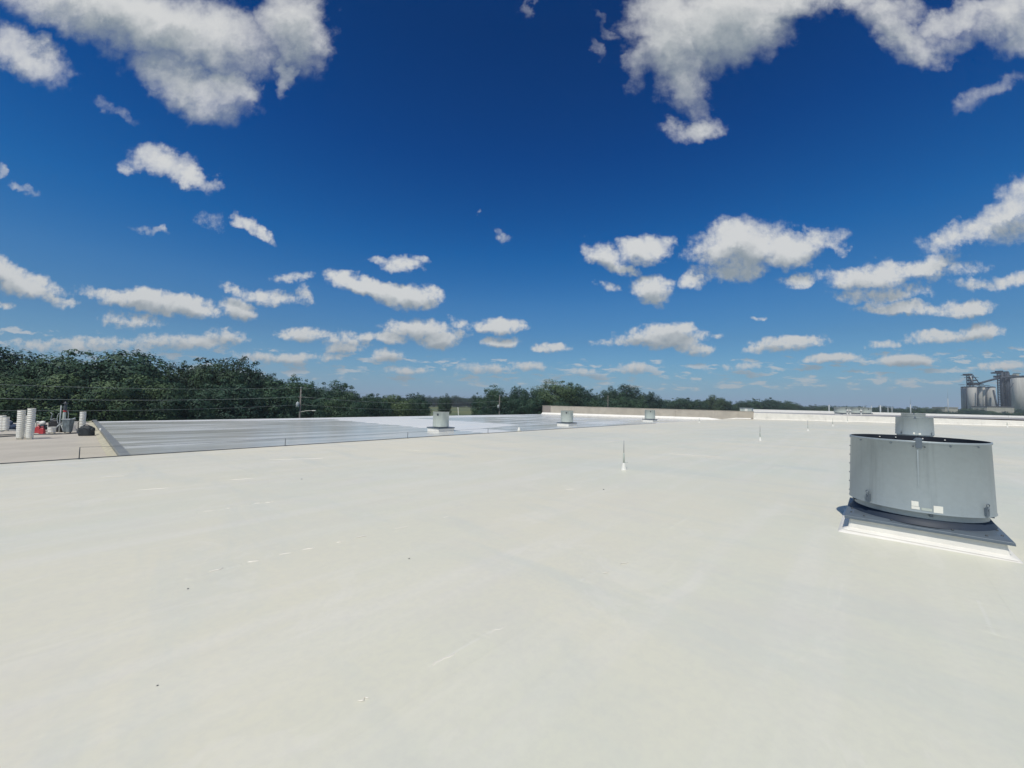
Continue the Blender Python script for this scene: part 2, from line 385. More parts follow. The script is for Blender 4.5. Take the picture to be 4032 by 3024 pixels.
def roof_low_mat():
    m, n, b = new_mat('fresh_roof_coating')
    P = n.n('ShaderNodeTexCoord').outputs['Object']
    x, y, z = n.sep(P)
    st = n.noise(n.v('MULTIPLY', P, (.12, .75, 1)), 1.0, 5, .58); st2 = n.noise(n.v('MULTIPLY', P, (.35, 5.0, 1)), 1.0, 5, .6)
    grey = n.mix(n.step(st, .35, .68), (.58, .58, .53), (.68, .675, .62))
    grey = n.mix(n.step(st2, .60, .78, 0, .35), grey, (.66, .68, .68))
    edge = n.m('MULTIPLY', n.m('SUBTRACT', st, .5), 3.0)
    xe = n.m('ADD', x, edge)
    lft = n.step(xe, 17.2, 17.7)
    rb = n.m('ADD', 20.2, n.m('MULTIPLY', n.m('SUBTRACT', y, 22.5, clamp=False), 3.4))
    rb = n.m('MINIMUM', n.m('MAXIMUM', rb, 20.2), 27.0)
    rgt = n.step(n.m('SUBTRACT', rb, xe), -.6, .5)
    white = n.m('MULTIPLY', lft, rgt)
    ye = n.m('ADD', y, n.m('MULTIPLY', n.m('SUBTRACT', n.noise(n.v('MULTIPLY', P, (.22, .8, 1)), 1.0, 3, .5), .5), 5.0))
    edgew = n.m('MULTIPLY', n.step(n.m('ADD', ye, n.m('MULTIPLY', x, .12)), 46.2, 47.0), n.step(x, 60, 40))
    white = n.m('MAXIMUM', white, edgew)
    right = n.m('MULTIPLY', n.step(x, 24, 40), n.step(st, .42, .6)); white = n.m('MAXIMUM', white, n.m('MULTIPLY', right, .55))
    c = n.mix(white, grey, (.84, .83, .78))
    ph = n.m('MODULO', n.m('ADD', y, n.m('MULTIPLY', n.m('SUBTRACT', n.noise(n.v('MULTIPLY', P, (.12, .1, 1)), 1.0, 2), .5), .5)), 3.05)
    ln = n.m('SUBTRACT', 1.0, n.step(n.m('ABSOLUTE', n.m('SUBTRACT', ph, 1.5)), .03, .09))
    c = n.mix(n.m('MULTIPLY', ln, n.step(st2, .42, .52, 0, .6)), c, (.72, .74, .74))
    n.put(b.inputs['Base Color'], c)
    n.put(b.inputs['Roughness'], n.m('ADD', .15, n.m('ADD', n.m('MULTIPLY', white, .16), n.m('MULTIPLY', n.step(st, .4, .75), .18))))
    bn = n.n('ShaderNodeBump'); bn.inputs['Strength'].default_value = .6; bn.inputs['Distance'].default_value = .008
    n.put(bn.inputs['Height'], n.m('ADD', n.m('MULTIPLY', st, .8), n.m('MULTIPLY', n.noise(P, 1.6, 4, .6), .7)))
    n.put(b.inputs['Normal'], bn.outputs[0])
    return m

def beige_mat():
    m, n, b = new_mat('sandy_roof_membrane')
    P = n.n('ShaderNodeTexCoord').outputs['Object']
    f = n.noise(P, .7, 6, .65); g = n.noise(n.v('MULTIPLY', P, (.3, 2.0, 1)), 1.0, 5, .6)
    c = n.mix(n.step(f, .32, .7), (.48, .435, .355), (.56, .51, .425))
    c = n.mix(n.step(g, .58, .72, 0, .3), c, (.40, .365, .30))
    x, y, z = n.sep(P)
    nearstrip = n.m('MULTIPLY', n.step(n.m('ADD', x, n.m('MULTIPLY', n.m('SUBTRACT', f, .5), 1.2)), -.9, -.5), 1.0)
    c = n.mix(n.m('MULTIPLY', nearstrip, .4), c, (.56, .50, .37))
    n.put(b.inputs['Base Color'], c); b.inputs['Roughness'].default_value = .85
    bn = n.n('ShaderNodeBump'); bn.inputs['Strength'].default_value = .5; bn.inputs['Distance'].default_value = .01
    n.put(bn.inputs['Height'], n.m('ADD', f, n.noise(P, 14, 3, .6))); n.put(b.inputs['Normal'], bn.outputs[0])
    return m

def galv_mat(name, col, dark=None, metal=.35, rough=.45):
    m, n, b = new_mat(name)
    P = n.n('ShaderNodeTexCoord').outputs['Object']
    vor = n.n('ShaderNodeTexVoronoi'); vor.inputs['Scale'].default_value = 26; n.put(vor.inputs['Vector'], P)
    f = n.noise(n.v('MULTIPLY', P, (2.2, 2.2, .9)), 1.0, 5, .65); s = n.sep(vor.outputs['Color'])[0]
    k = n.m('ADD', n.m('MULTIPLY', n.m('SUBTRACT', s, .5), .10), n.m('MULTIPLY', n.m('SUBTRACT', f, .5), .55))
    c = n.mix(n.m('ADD', .5, k), tuple(v * .78 for v in col), tuple(v * 1.22 for v in col))
    run = n.noise(n.v('MULTIPLY', P, (9, 9, .5)), 1.0, 4, .6)
    c = n.mix(n.step(run, .52, .70, 0, .38), c, tuple(v * .6 for v in col))
    n.put(b.inputs['Base Color'], c); b.inputs['Metallic'].default_value = metal
    n.put(b.inputs['Roughness'], n.m('ADD', rough, n.m('MULTIPLY', n.m('SUBTRACT', f, .5), .3)))
    bn = n.n('ShaderNodeBump'); bn.inputs['Strength'].default_value = .4; bn.inputs['Distance'].default_value = .01
    n.put(bn.inputs['Height'], n.noise(P, 2.4, 3, .5)); n.put(b.inputs['Normal'], bn.outputs[0])
    return m

def leaf_mat(name, lo, hi):
    m, n, b = new_mat(name)
    P = n.n('ShaderNodeTexCoord').outputs['Object']; r = n.n('ShaderNodeObjectInfo').outputs['Random']
    f = n.noise(n.v('ADD', P, n.xyz(n.m('MULTIPLY', r, 40.0), 0, 0)), .55, 4, .6)
    c = n.mix(n.step(f, .32, .68), lo, hi)
    c = n.mix(n.m('MULTIPLY', n.step(r, .5, 1.0), .6), c, tuple(v * .55 for v in lo))
    c = n.mix(n.m('MULTIPLY', n.step(r, .45, .0), .45), c, (hi[0] * 1.35, hi[1] * 1.2, hi[2] * 1.1))
    n.put(b.inputs['Base Color'], c); b.inputs['Roughness'].default_value = .62
    b.inputs['Specular IOR Level'].default_value = .25
    return m

def concrete_mat(name, col):
    m, n, b = new_mat(name)
    P = n.n('ShaderNodeTexCoord').outputs['Object']; r = n.n('ShaderNodeObjectInfo').outputs['Random']
    f = n.noise(P, .8, 6, .65); g = n.noise(n.v('MULTIPLY', P, (1.2, 1.2, .25)), 1.5, 5, .6)
    c = n.mix(n.step(f, .3, .7), tuple(v * .88 for v in col), tuple(v * 1.1 for v in col))
    c = n.mix(n.step(g, .5, .75, 0, .3), c, tuple(v * .7 for v in col))
    c = n.mix(n.m('MULTIPLY', r, .15), c, tuple(v * .8 for v in col))
    n.put(b.inputs['Base Color'], c); b.inputs['Roughness'].default_value = .9
    bn = n.n('ShaderNodeBump'); bn.inputs['Strength'].default_value = .5; bn.inputs['Distance'].default_value = .008
    n.put(bn.inputs['Height'], n.noise(P, 20, 4, .6)); n.put(b.inputs['Normal'], bn.outputs[0])
    return m

def silo_mat(name, col, streak):
    m, n, b = new_mat(name)
    P = n.n('ShaderNodeTexCoord').outputs['Object']
    f = n.noise(n.v('MULTIPLY', P, (.55, .55, .035)), 1.0, 6, .65); g = n.noise(n.v('MULTIPLY', P, (.1, .1, .5)), 1.0, 4, .6)
    c = n.mix(n.step(f, .38, .66), streak, col)
    c = n.mix(n.step(g, .5, .75, 0, .25), c, tuple(v * .8 for v in col))
    zz = n.sep(P)[2]; ring = n.step(n.m('ABSOLUTE', n.m('SUBTRACT', n.m('MODULO', zz, 2.4), 1.2)), 1.12, 1.2)
    c = n.mix(n.m('MULTIPLY', ring, .18), c, tuple(v * .6 for v in col))
    n.put(b.inputs['Base Color'], c); b.inputs['Roughness'].default_value = .9
    return m

def ground_mat():
    m, n, b = new_mat('pasture_grass')
    P = n.n('ShaderNodeTexCoord').outputs['Object']
    f = n.noise(P, .012, 6, .6); g = n.noise(P, .25, 5, .65)
    c = n.mix(n.step(f, .38, .62), (.085, .115, .040), (.16, .17, .060))
    c = n.mix(n.step(g, .4, .7, 0, .35), c, (.055, .075, .028))
    n.put(b.inputs['Base Color'], c); b.inputs['Roughness'].default_value = .9
    return m

M_NEAR, M_LOW, M_BEIGE = roof_near_mat(), roof_low_mat(), beige_mat()
M_WHITE = simple('white_coating', (.76, .725, .645), .45, var=.05, scale=2.5, bump=.006, bscale=9, dirt=((.52, .50, .44), .5))
M_WHITE2 = simple('bright_white_coating', (.88, .85, .785), .4, var=.03, scale=2, bump=.004, bscale=8)
M_CURB = simple('coated_curb', (.82, .785, .71), .5, var=.06, scale=2.2, bump=.008, bscale=7, dirt=((.66, .62, .53), .5))
M_WRINK = simple('coated_wrinkle', (.79, .745, .64), .5, var=.03)
M_GREYSTRIP = simple('grey_metal_cover', (.27, .275, .25), .5, .2, var=.12, scale=1.4)
M_BEAD = simple('cream_sealant', (.47, .43, .31), .8, var=.15, scale=3)
M_GALV = galv_mat('galvanised_sheet', (.335, .38, .395), metal=.2)
M_GALV2 = galv_mat('weathered_galvanised', (.54, .58, .52), metal=.12, rough=.5)
M_GALVD = galv_mat('dull_galvanised_plate', (.125, .155, .185), metal=.15)
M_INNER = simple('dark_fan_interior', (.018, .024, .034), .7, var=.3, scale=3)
M_BANDSHADOW = simple('painted_shadow_blue', (.022, .034, .055), .6, var=.15)  # shadow under the fan windband, put into a dark navy colour
M_STEEL = simple('dark_steel', (.09, .10, .11), .5, .5, var=.2)
M_BLACK = simple('black_rubber', (.018, .018, .02), .6, var=.3)
M_TIN = simple('aluminium_rod', (.22, .23, .24), .4, .6, var=.1)
M_STICK = simple('white_label', (.82, .80, .72), .5, var=.04)
M_STICK2 = simple('faded_label', (.46, .50, .45), .5, var=.08)
M_PLASTIC = simple('white_plastic', (.78, .765, .70), .42, var=.04, scale=4, dirt=((.55, .53, .48), .35))
M_RED = simple('red_plastic', (.48, .045, .05), .45, var=.15, scale=5)
M_BAG = simple('black_bag', (.022, .028, .032), .65, var=.4, scale=5, bump=.02, bscale=7)
M_NAVY = simple('navy_cloth', (.03, .05, .09), .8, var=.3, scale=5, bump=.02, bscale=7)
M_DRUM = simple('grey_stained_cover', (.15, .18, .19), .6, var=.35, scale=4, bump=.03, bscale=5, dirt=((.45, .48, .48), .5))
M_CONC = concrete_mat('tilt_up_concrete', (.48, .43, .355))
M_CONC2 = concrete_mat('stained_concrete', (.29, .25, .225))
M_ROOFG = simple('grey_walk_surface', (.36, .35, .335), .8, var=.12, scale=.7)
M_WOOD = simple('weathered_pole_wood', (.17, .155, .14), .9, var=.25, scale=3)
M_BARK = simple('tree_bark', (.055, .050, .043), .95, var=.3, scale=2)
M_GREYP = simple('grey_painted_steel', (.42, .45, .46), .5, .1, var=.1)
M_WIRE = simple('aluminium_cable', (.42, .45, .45), .45, .4, var=.05)
M_SILO = silo_mat('silo_concrete', (.68, .65, .59), (.54, .52, .48))
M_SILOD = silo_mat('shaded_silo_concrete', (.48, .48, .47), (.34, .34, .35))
M_ELEV = simple('elevator_steel', (.055, .065, .08), .7, .2, var=.3, scale=.5)
M_SHED = simple('pale_shed_wall', (.46, .44, .36), .8, var=.12, scale=.4)
M_SHEDR = simple('shed_roof_metal', (.14, .12, .12), .6, var=.15, scale=.4)
M_GROUND = ground_mat()
LEAF = [leaf_mat('leaves_dark', (.018, .050, .037), (.038, .084, .050)),
        leaf_mat('leaves_mid', (.025, .062, .040), (.054, .106, .054)),
        leaf_mat('leaves_light', (.034, .074, .040), (.080, .130, .056))]

# ------------------------------------------------------------------ the ground
g = MB(); R = 9000
g.add([(R * math.cos(a), R * math.sin(a), 0) for a in [k * math.pi / 32 for k in range(64)]], [tuple(range(64))])
g.build('ground', M_GROUND, kind='structure')

# ------------------------------------------------------------------ the roofs (building frame: x = u, y = t)
def bframe(o): o.rotation_euler[2] = BROT; o.location = (0, 0, EYE); return o
def edge_t(u): return 16.3 if u < 12 else 16.3 - (u - 12) * (1.5 / 48.8)
rnd = random.Random(4)
def wav(x, y): return .005 * math.sin(.9 * x + 1.3 * math.sin(.5 * y)) * math.sin(1.1 * y + .6) + .004 * math.sin(2.3 * x - 1.7 * y)
def slab(name, us, tf, n_t, zf, mat, wave=True, base=-EYE):
    mb = MB(); nu = len(us); vs = []
    for u in us:
        t0, t1 = tf(u)
        for j in range(n_t + 1):
            t = t0 + (t1 - t0) * j / n_t
            vs.append((u, t, zf(t) + (wav(u, t) if wave and 0 < j < n_t else 0)))
    fs = [(i * (n_t + 1) + j, (i + 1) * (n_t + 1) + j, (i + 1) * (n_t + 1) + j + 1, i * (n_t + 1) + j + 1) for i in range(nu - 1) for j in range(n_t)]
    mb.add(vs, fs, True)
    u0, u1 = us[0], us[-1]                       # outer walls down to the ground
    def wall(pts):
        n = len(pts); mb.add([(p[0], p[1], p[2]) for p in pts] + [(p[0], p[1], base) for p in pts], [(k, k + 1, n + k + 1, n + k) for k in range(n - 1)])
    wall([vs[i * (n_t + 1)] for i in range(nu)]); wall([vs[i * (n_t + 1) + n_t] for i in reversed(range(nu))])
    wall([vs[j] for j in reversed(range(n_t + 1))]); wall([vs[(nu - 1) * (n_t + 1) + j] for j in range(n_t + 1)])
    return bframe(mb.build(name, mat, kind='structure'))
us = [-60 + i * 1.0 for i in range(121)] + [60.6]
roof = slab('roof', us, lambda u: (-60, edge_t(u)), 76, near_z, M_NEAR)
us2 = [.1 + i * 1.0 for i in range(61)] + [60.9]
lower = slab('lower_roof', us2, lambda u: (edge_t(u) + .02, 49.0), 33, low_z, M_LOW)
us3 = [-60 + i * 1.0 for i in range(60)] + [.08]
sandy = slab('sandy_roof', us3, lambda u: (edge_t(u) + .02, 49.0), 33, lambda t: low_z(t) - .01, M_BEIGE)
for o_, lo_, hi_ in ((lower, 0, .2), (sandy, .05, .2)):          # both sheets meet under the slanting joint cover
    for v_ in o_.data.vertices:
        if lo_ < v_.co.x < hi_: v_.co.x = .62 - 1.1 * (v_.co.y - 16.5) / 32.4 + (.01 if o_ is lower else -.01)
    for v_ in o_.data.vertices:
        if o_ is sandy and abs(v_.co.x + 1) < .01: v_.co.x = -1.2

# wrinkles and lap ends that stand proud of the coating (each one catches the sun)
def ridge(pa, pb, w, h, name='wrinkle'):
    a = on_near(*pa); b = on_near(*pb); n = 7; mb = MB(); vs = []
    A, B = Vector((*a, 0)), Vector((*b, 0)); d = (B - A).normalized(); s = Vector((-d.y, d.x, 0))
    for i in range(n):
        f = i / (n - 1); e = math.sin(math.pi * min(1, max(.0, f))) ** .6; p = A.lerp(B, f) + s * rnd.uniform(-.012, .012)
        for k, (q, zz) in enumerate(((-1, 0), (-.5, .8), (0, 1), (.5, .75), (1, 0))):
            pp = p + s * q * w * (.35 + .65 * e)
            vs.append((pp.x, pp.y, near_z(pp.y) + .004 - .004 * (zz == 0) + h * zz * e))
    fs = [(i * 5 + k, (i + 1) * 5 + k, (i + 1) * 5 + k + 1, i * 5 + k + 1) for i in range(n - 1) for k in range(4)]
    mb.add(vs, fs, True); o = mb.build(name, M_WRINK, roof); return o
SEG = [((825, 2250), (880, 2237), .018), ((975, 2214), (1020, 2206), .02), ((1095, 2186), (1145, 2176), .018), ((1190, 2166), (1240, 2156), .018),
       ((1325, 2136), (1352, 2131), .02), ((1400, 2118), (1440, 2110), .018), ((1555, 2083), (1605, 2072), .016), ((1745, 2038), (1765, 2034), .016),
       ((800, 2015), (840, 2010), .022), ((890, 2002), (915, 1998), .02), ((1000, 1982), (1030, 1979), .02), ((1045, 1979), (1075, 1976), .02),
       ((1700, 2622), (1795, 2570), .016), ((1930, 2493), (1985, 2467), .010), ((1410, 2762), (1450, 2745), .009),
       ((540, 1930), (670, 1920), .02), ((900, 1890), (1000, 1884), .022), ((400, 1880), (500, 1873), .022), ((1060, 1810), (1270, 1805), .02),
       ((2230, 1927), (2255, 1926), .012), ((2640, 1787), (2840, 1800), .02), ((2370, 1742), (2440, 1737), .025), ((2375, 2258), (2400, 2252), .007),
       ((2440, 2222), (2475, 2214), .008), ((2785, 1800), (2830, 1793), .025), ((3100, 1700), (3200, 1701), .03), ((1610, 1772), (1690, 1778), .02)]
for a, b, w in SEG: ridge(a, b, w * .6, w * .16)
def debris(px, py, r, mat):
    u, t = on_near(px, py); mb = MB(); mb.blob((u, t, near_z(t) + r * .6), (r * 1.6, r, r * .6), seed=px, seg=7, rings=4)
    return bframe(mb.build('debris_chip', mat, label=dict([(2377, 'small dark chip of debris on the white roof, ahead of the nearest rod')]).get(px, 'tiny dark speck of debris on the white roof, %s' % DEB[px]), category='debris'))
DEB = {2377: '', 1611: 'middle of the open roof', 620: 'nearest the bottom left corner', 740: 'just below the broken seam line', 1188: 'nearest the step edge'}
for px, py, r in ((2377, 1928, .011), (1611, 2200, .0055), (620, 2700, .0035), (740, 2319, .005), (1188, 1887, .009)): debris(px, py, r, M_STEEL)

# grey cover strip between sandy and grey roof
st = MB(); n = 20
for (o0, o1, z0, z1) in ():
    pass
def strip(name, offs, mat, parent=None):
    vs = []
    for i in range(n + 1):
        t = 16.5 + (48.9 - 16.5) * i / n; uc = .62 - 1.1 * i / n
        for (du, dz) in offs: vs.append((uc + du, t, low_z(t) + dz))
    k = len(offs); mb = MB(); mb.add(vs, [(i * k + j, i * k + j + 1, (i + 1) * k + j + 1, (i + 1) * k + j) for i in range(n) for j in range(k - 1)])
    mb.fs.append(tuple(n * k + j for j in range(k))); mb.smooth.append(False)
    mb.fs.append(tuple(j for j in reversed(range(k)))); mb.smooth.append(False)
    return mb.build(name, mat, parent)
je = bframe(bpy.data.objects.new('expansion_joint', None)); COL.objects.link(je)
je['label'] = 'raised grey metal joint cover running between sandy roof and grey roof'; je['category'] = 'joint cover'
strip('cover', [(-.17, .0), (-.14, .15), (.10, .15), (.15, .0)], M_GREYSTRIP, je)
strip('sealant_bead', [(-.38, .0), (-.32, .03), (-.22, .07), (-.171, .08), (-.171, .0)], M_BEAD, je)

# ---------------------------------------------------------------- parapets
WU = 60.9
pw = bframe(bpy.data.objects.new('concrete_parapet', None)); COL.objects.link(pw)
pw['label'] = 'long bare tan concrete parapet wall behind the shiny grey roof'; pw['category'] = 'parapet wall'
def t_at(px, u):                                 # where the upright through this column meets the wall
    d = ray(px, 1600); a, b = ut(d[0], d[1]); return b * u / a
joints = [49.0, t_at(2168, WU), t_at(2262, WU), t_at(2358, WU), t_at(2500, WU), t_at(2660, WU), t_at(2815, WU), t_at(2967, WU)]
TOPZ = -.74
for i in range(len(joints) - 1):
    a, b = joints[i] , joints[i + 1]
    mb = MB(); mb.box(WU, WU + .28, b + .012, a - .012, -3.2, TOPZ - .03)
    mb.build('panel', M_CONC2 if i == 0 else M_CONC, pw, bevel=.012)
mb = MB(); mb.box(WU - .03, WU + .34, joints[-1], 49.06, TOPZ - .03, TOPZ + .02); mb.build('coping', M_CONC, pw)
mb = MB(); mb.box(WU + .02, WU + .2, joints[-1], 48.9, -3.1, TOPZ - .05); mb.build('joint_filler', M_CONC2, pw)
mb = MB()
vs = []
for i in range(21):
    t = 49.0 + (joints[-1] + .3 - 49.0) * i / 20; z = low_z(t) if t > 16 else near_z(t)
    k_ = 1.0 if t > 16.2 else .35
    for du, dz in ((-.55, .012), (-.25, .10), (-.06, .30), (-.002, .34)): vs.append((WU + du * k_, t, z + dz * k_ + (.02 if t <= 16.2 else 0)))
mb.add(vs, [(i * 4 + j, (i + 1) * 4 + j, (i + 1) * 4 + j + 1, i * 4 + j + 1) for i in range(20) for j in range(3)], True)
mb.build('cant_strip', M_WHITE2, pw)

wc = bframe(bpy.data.objects.new('white_parapet', None)); COL.objects.link(wc)
wc['label'] = 'low white coated parapet curb along the far edge of the white roof'; wc['category'] = 'parapet wall'
jt = joints[-1]
edges = [jt, t_at(3020, WU)] + [t_at(3020, WU) - 6.1 * k for k in range(1, 9)]
for a, b in zip(edges, edges[1:]):
    mb = MB(); vs = []
    for t in (a - .006, b + .006):
        z = near_z(t)
        for du, zz in ((-.30, z + .008), (-.22, z + .03), (-.16, z + .10), (-.14, z + .20), (-.05, -.92), (.02, -.895), (.30, -.89), (.32, -1.2)): vs.append((WU + du, t, zz))
    mb.add(vs, [(j, j + 1, 9 + j, 8 + j) for j in range(7)]); mb.build('curb_section', M_WHITE, wc)
# neighbouring roof behind the curb, its white raised edge and vents
def nz(t): return -.98 + (15 - t) * .0083
mb = MB(); mb.add([(WU + .31, 15.2, nz(15)), (WU + .31, -60, nz(-60) - .05), (77, -60, nz(-60)), (77, 15.2, nz(15)),
                   (WU + .31, 15.2, -EYE), (WU + .31, -60, -EYE), (77, -60, -EYE), (77, 15.2, -EYE)],
                  [(0, 1, 2, 3), (3, 2, 6, 7), (0, 3, 7, 4), (1, 5, 6, 2)])
bframe(mb.build('neighbour_roof', M_ROOFG, kind='structure'))
op = bframe(bpy.data.objects.new('far_white_parapet', None)); COL.objects.link(op)
op['label'] = 'bright white roof edge upstand beyond the grey roof strip, farthest parapet'; op['category'] = 'parapet wall'
for k in range(8):
    a, b = 15.2 - k * 9.0, 15.2 - (k + 1) * 9.0
    mb = MB(); mb.add([(76.0, a - .01, nz(a) - .05), (76.0, b + .01, nz(b) - .05), (76.5, b + .01, nz(b) - .05), (76.5, a - .01, nz(a) - .05),
                       (76.02, a - .01, -.53), (76.02, b + .01, -.53), (76.5, b + .01, -.53), (76.5, a - .01, -.53)],
                      [(0, 1, 5, 4), (4, 5, 6, 7), (3, 7, 6, 2), (0, 4, 7, 3), (1, 2, 6, 5)])
    mb.build('edge_section', M_WHITE2, op)

# ---------------------------------------------------------------- roof fans
def circ_box(mb, r, phi, w, h, d, z):            # small box on the band at angle phi (deg) from the side facing -x
    a = math.radians(180 + phi)
    M = Matrix.Translation((r * math.cos(a), r * math.sin(a), z)) @ Matrix.Rotation(a, 4, 'Z')
    mb.box(-.002, d, -w / 2, w / 2, 0, h, M=M)
def curved(mb, r, phi, w, z0, z1, lift=.004):    # thin sheet wrapped on the band
    a0 = math.radians(180 + phi); k = 6; vs = []
    for i in range(k + 1):
        a = a0 + (i / k - .5) * w / r
        for zz in (z0, z1):
            vs.append(((r + lift) * math.cos(a), (r + lift) * math.sin(a), zz))
    mb.add(vs, [(2 * i, 2 * i + 2, 2 * i + 3, 2 * i + 1) for i in range(k)], True)

def big_fan(u, t, label, detail=True, s=1.0):
    z0 = near_z(t)
    root = empty('roof_fan', wp(u, t, z0), label, 'roof fan', 'upblast exhaust fans standing on the white roof', BROT)
    # curb
    mb = MB(); h = .60
    mb.frus((-.77, .77, -.77, .77), (-.72, .72, -.72, .72), -.02, .018); mb.frus((-.72, .72, -.72, .72), (-.661, .661, -.661, .661), .018, .05); mb.frus((-.66, .66, -.66, .66), (-.635, .635, -.635, .635), .03, .185)
    mb.build('curb', M_CURB, root, bevel=.02)
    mb = MB(); mb.frus((-.69, .69, -.69, .69), (-.685, .685, -.685, .685), .165, .200); mb.frus((-.685, .685, -.685, .685), (-.60, .60, -.60, .60), .200, .222)
    pl = mb.build('base_plate', M_GALVD, root, bevel=.005)
    if detail:
        for k in range(5):
            for q in (-1, 1):
                for (x, y) in ((q * .625, -.5 + .25 * k), (-.5 + .25 * k, q * .625)):
                    b = MB(); b.lathe([(.012, .206), (.012, .225), (.006, .229)], 6, (x, y, 0)); b.build('bolt', M_STEEL, pl)
    mb = MB(); mb.lathe([(.61, .24), (.605, .36), (.60, .50)], 64, closed=False, cap=False)
    mb.lathe([(.59, .50), (.59, .25)], 64, cap=False); mb.build('throat', M_GALV, root)
    mb = MB(); mb.lathe([(.662, .218), (.652, .235), (.615, .295), (.585, .297)], 64, cap=False); mb.build('shadow_ring', M_BANDSHADOW, root)  # added dark ring, painted as the crescent shadow below the windband
    R0, R1, Zb, Zt = .660, .638, .372, 1.215
    mb = MB(); mb.lathe([(R0 + .006, Zb), (R0, Zb + .03), (R1, Zt - .03), (R1 + .010, Zt - .022), (R1 + .010, Zt), (R1 - .004, Zt)], 96, cap=False)
    band = mb.build('windband', M_GALV, root)
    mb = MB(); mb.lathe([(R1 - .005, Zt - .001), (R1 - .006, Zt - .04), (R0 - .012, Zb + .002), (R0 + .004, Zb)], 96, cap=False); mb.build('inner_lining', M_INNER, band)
    # fan deck, motor and blades inside
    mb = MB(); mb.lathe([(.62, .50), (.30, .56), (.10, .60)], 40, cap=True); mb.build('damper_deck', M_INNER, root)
    mb = MB()
    for k in range(4):
        a = k * math.pi / 2 + .4
        M = Matrix.Rotation(a, 4, 'Z') @ Matrix.Translation((.32, 0, .68)) @ Matrix.Rotation(.5, 4, 'X')
        mb.box(-.22, .22, -.09, .09, -.006, .006, M=M)
    mb.build('propeller', M_STEEL, root)
    mb = MB(); mb.lathe([(.11, .58), (.12, .62), (.12, .80), (.09, .84)], 24); mb.build('motor', M_STEEL, root)
    # vertical lap joint and rivets, top clip
    mb = MB(); curved(mb, R0 - .012, -1, .014, Zb + .3, Zt - .10, .0075); mb.build('lap_joint', M_GALV, band)
    if detail:
        for ph in (-91, 92):
            for k in range(7):
                b = MB(); zz = Zb + .06 + k * .125; a = math.radians(180 + ph); rr = R0 + (R1 - R0) * (zz - Zb) / (Zt - Zb)
                b.blob((rr * math.cos(a), rr * math.sin(a), zz), (.011, .011, .009), seg=7, rings=4, amp=0); b.build('rivet', M_GALVD, band)
        for ph in (-55, -22, 24, 50):
            b = MB(); a = math.radians(180 + ph); b.blob(((R1 + .002) * math.cos(a), (R1 + .002) * math.sin(a), Zt - .045), (.012, .012, .009), seg=7, rings=4, amp=0); b.build('rivet', M_GALVD, band)
        for ph in (150, 170, 195, 212):
            b = MB(); a = math.radians(180 + ph); b.blob(((R1 - .012) * math.cos(a), (R1 - .012) * math.sin(a), Zt - .035), (.010, .010, .009), seg=7, rings=4, amp=0); b.build('rivet', M_STICK, band)
        cl = MB(); circ_box(cl, R1, 0, .055, .11, .012, Zt - .085)
        M = Matrix.Translation((-R1 + .01, 0, Zt + .012)); cl.frus((-.02, .03, -.045, .045), (-.015, .02, -.02, .02), 0, .025, M=M)
        cl.build('top_clip', M_GALVD, band)
        for q in (-4.2, 4.2): b = MB(); circ_box(b, R1 + .012, q, .014, .014, .008, Zt - .075); b.build('clip_bolt', M_STEEL, band)
        for ph in (-43, 53):
            lt = MB(); circ_box(lt, R0 + .001, ph, .042, .09, .022, Zb + .02); la = lt.build('latch', M_GALVD, band)
            hk = MB(); a = math.radians(180 + ph); c = Vector(((R0 + .022) * math.cos(a), (R0 + .022) * math.sin(a), Zb + .14))
            tv = Vector((-math.sin(a), math.cos(a), 0)); pts = [c + tv * .02 * math.cos(q) + Vector((0, 0, .02 * math.sin(q))) for q in [k * math.pi / 5 for k in range(11)]]
            hk.tube(pts, .005, 6); hk.tube([c - Vector((0, 0, .02)), c - Vector((0, 0, .06))], .006, 6); hk.build('latch_hook', M_GALVD, la)
        for ph, w, za, zb, mt in ((-3.9, .060, .065, .125, M_STICK), (-3.6, .068, .030, .062, M_STICK), (12.5, .078, .020, .100, M_STICK), (4.3, .085, .028, .060, M_STICK2)):
            sk = MB(); curved(sk, R0 - .001, ph, w, Zb + za, Zb + zb, .005); sk.build('sticker', mt, band)
        for ph in (-75, 8, 80, 130, 180, 230):
            b = MB(); a = math.radians(180 + ph); M = Matrix.Translation((.605 * math.cos(a), .605 * math.sin(a), .30)) @ Matrix.Rotation(a, 4, 'Z')
            b.box(-.0, .035, -.014, .014, .03, .085, M=M); b.build('bracket', M_GALVD, root)
    if s != 1: root.scale = (s, s, s)
    return root
U0, T0 = 7.38, -.37
fan1 = big_fan(U0, T0, 'large round galvanised roof fan nearest the camera, with two latches and white stickers')
X2 = ray(3597, 1640); 
def row_fan(px, dist):
    d = ray(px, 1620); h = math.hypot(d[0], d[1]); return ut(d[0] / h * dist, d[1] / h * dist)
f2 = copy_tree(fan1); u2, t2 = row_fan(3598, 27.0); f2.location = wp(u2, t2, near_z(t2)); f2['label'] = 'second round galvanised roof fan, seen just above the rim of the nearest one'
f3 = copy_tree(fan1); u3, t3 = row_fan(3595, 41.6); f3.location = wp(u3, t3, near_z(t3) + .05); f3['label'] = 'third roof fan, mostly hidden behind the second with only its rim showing'

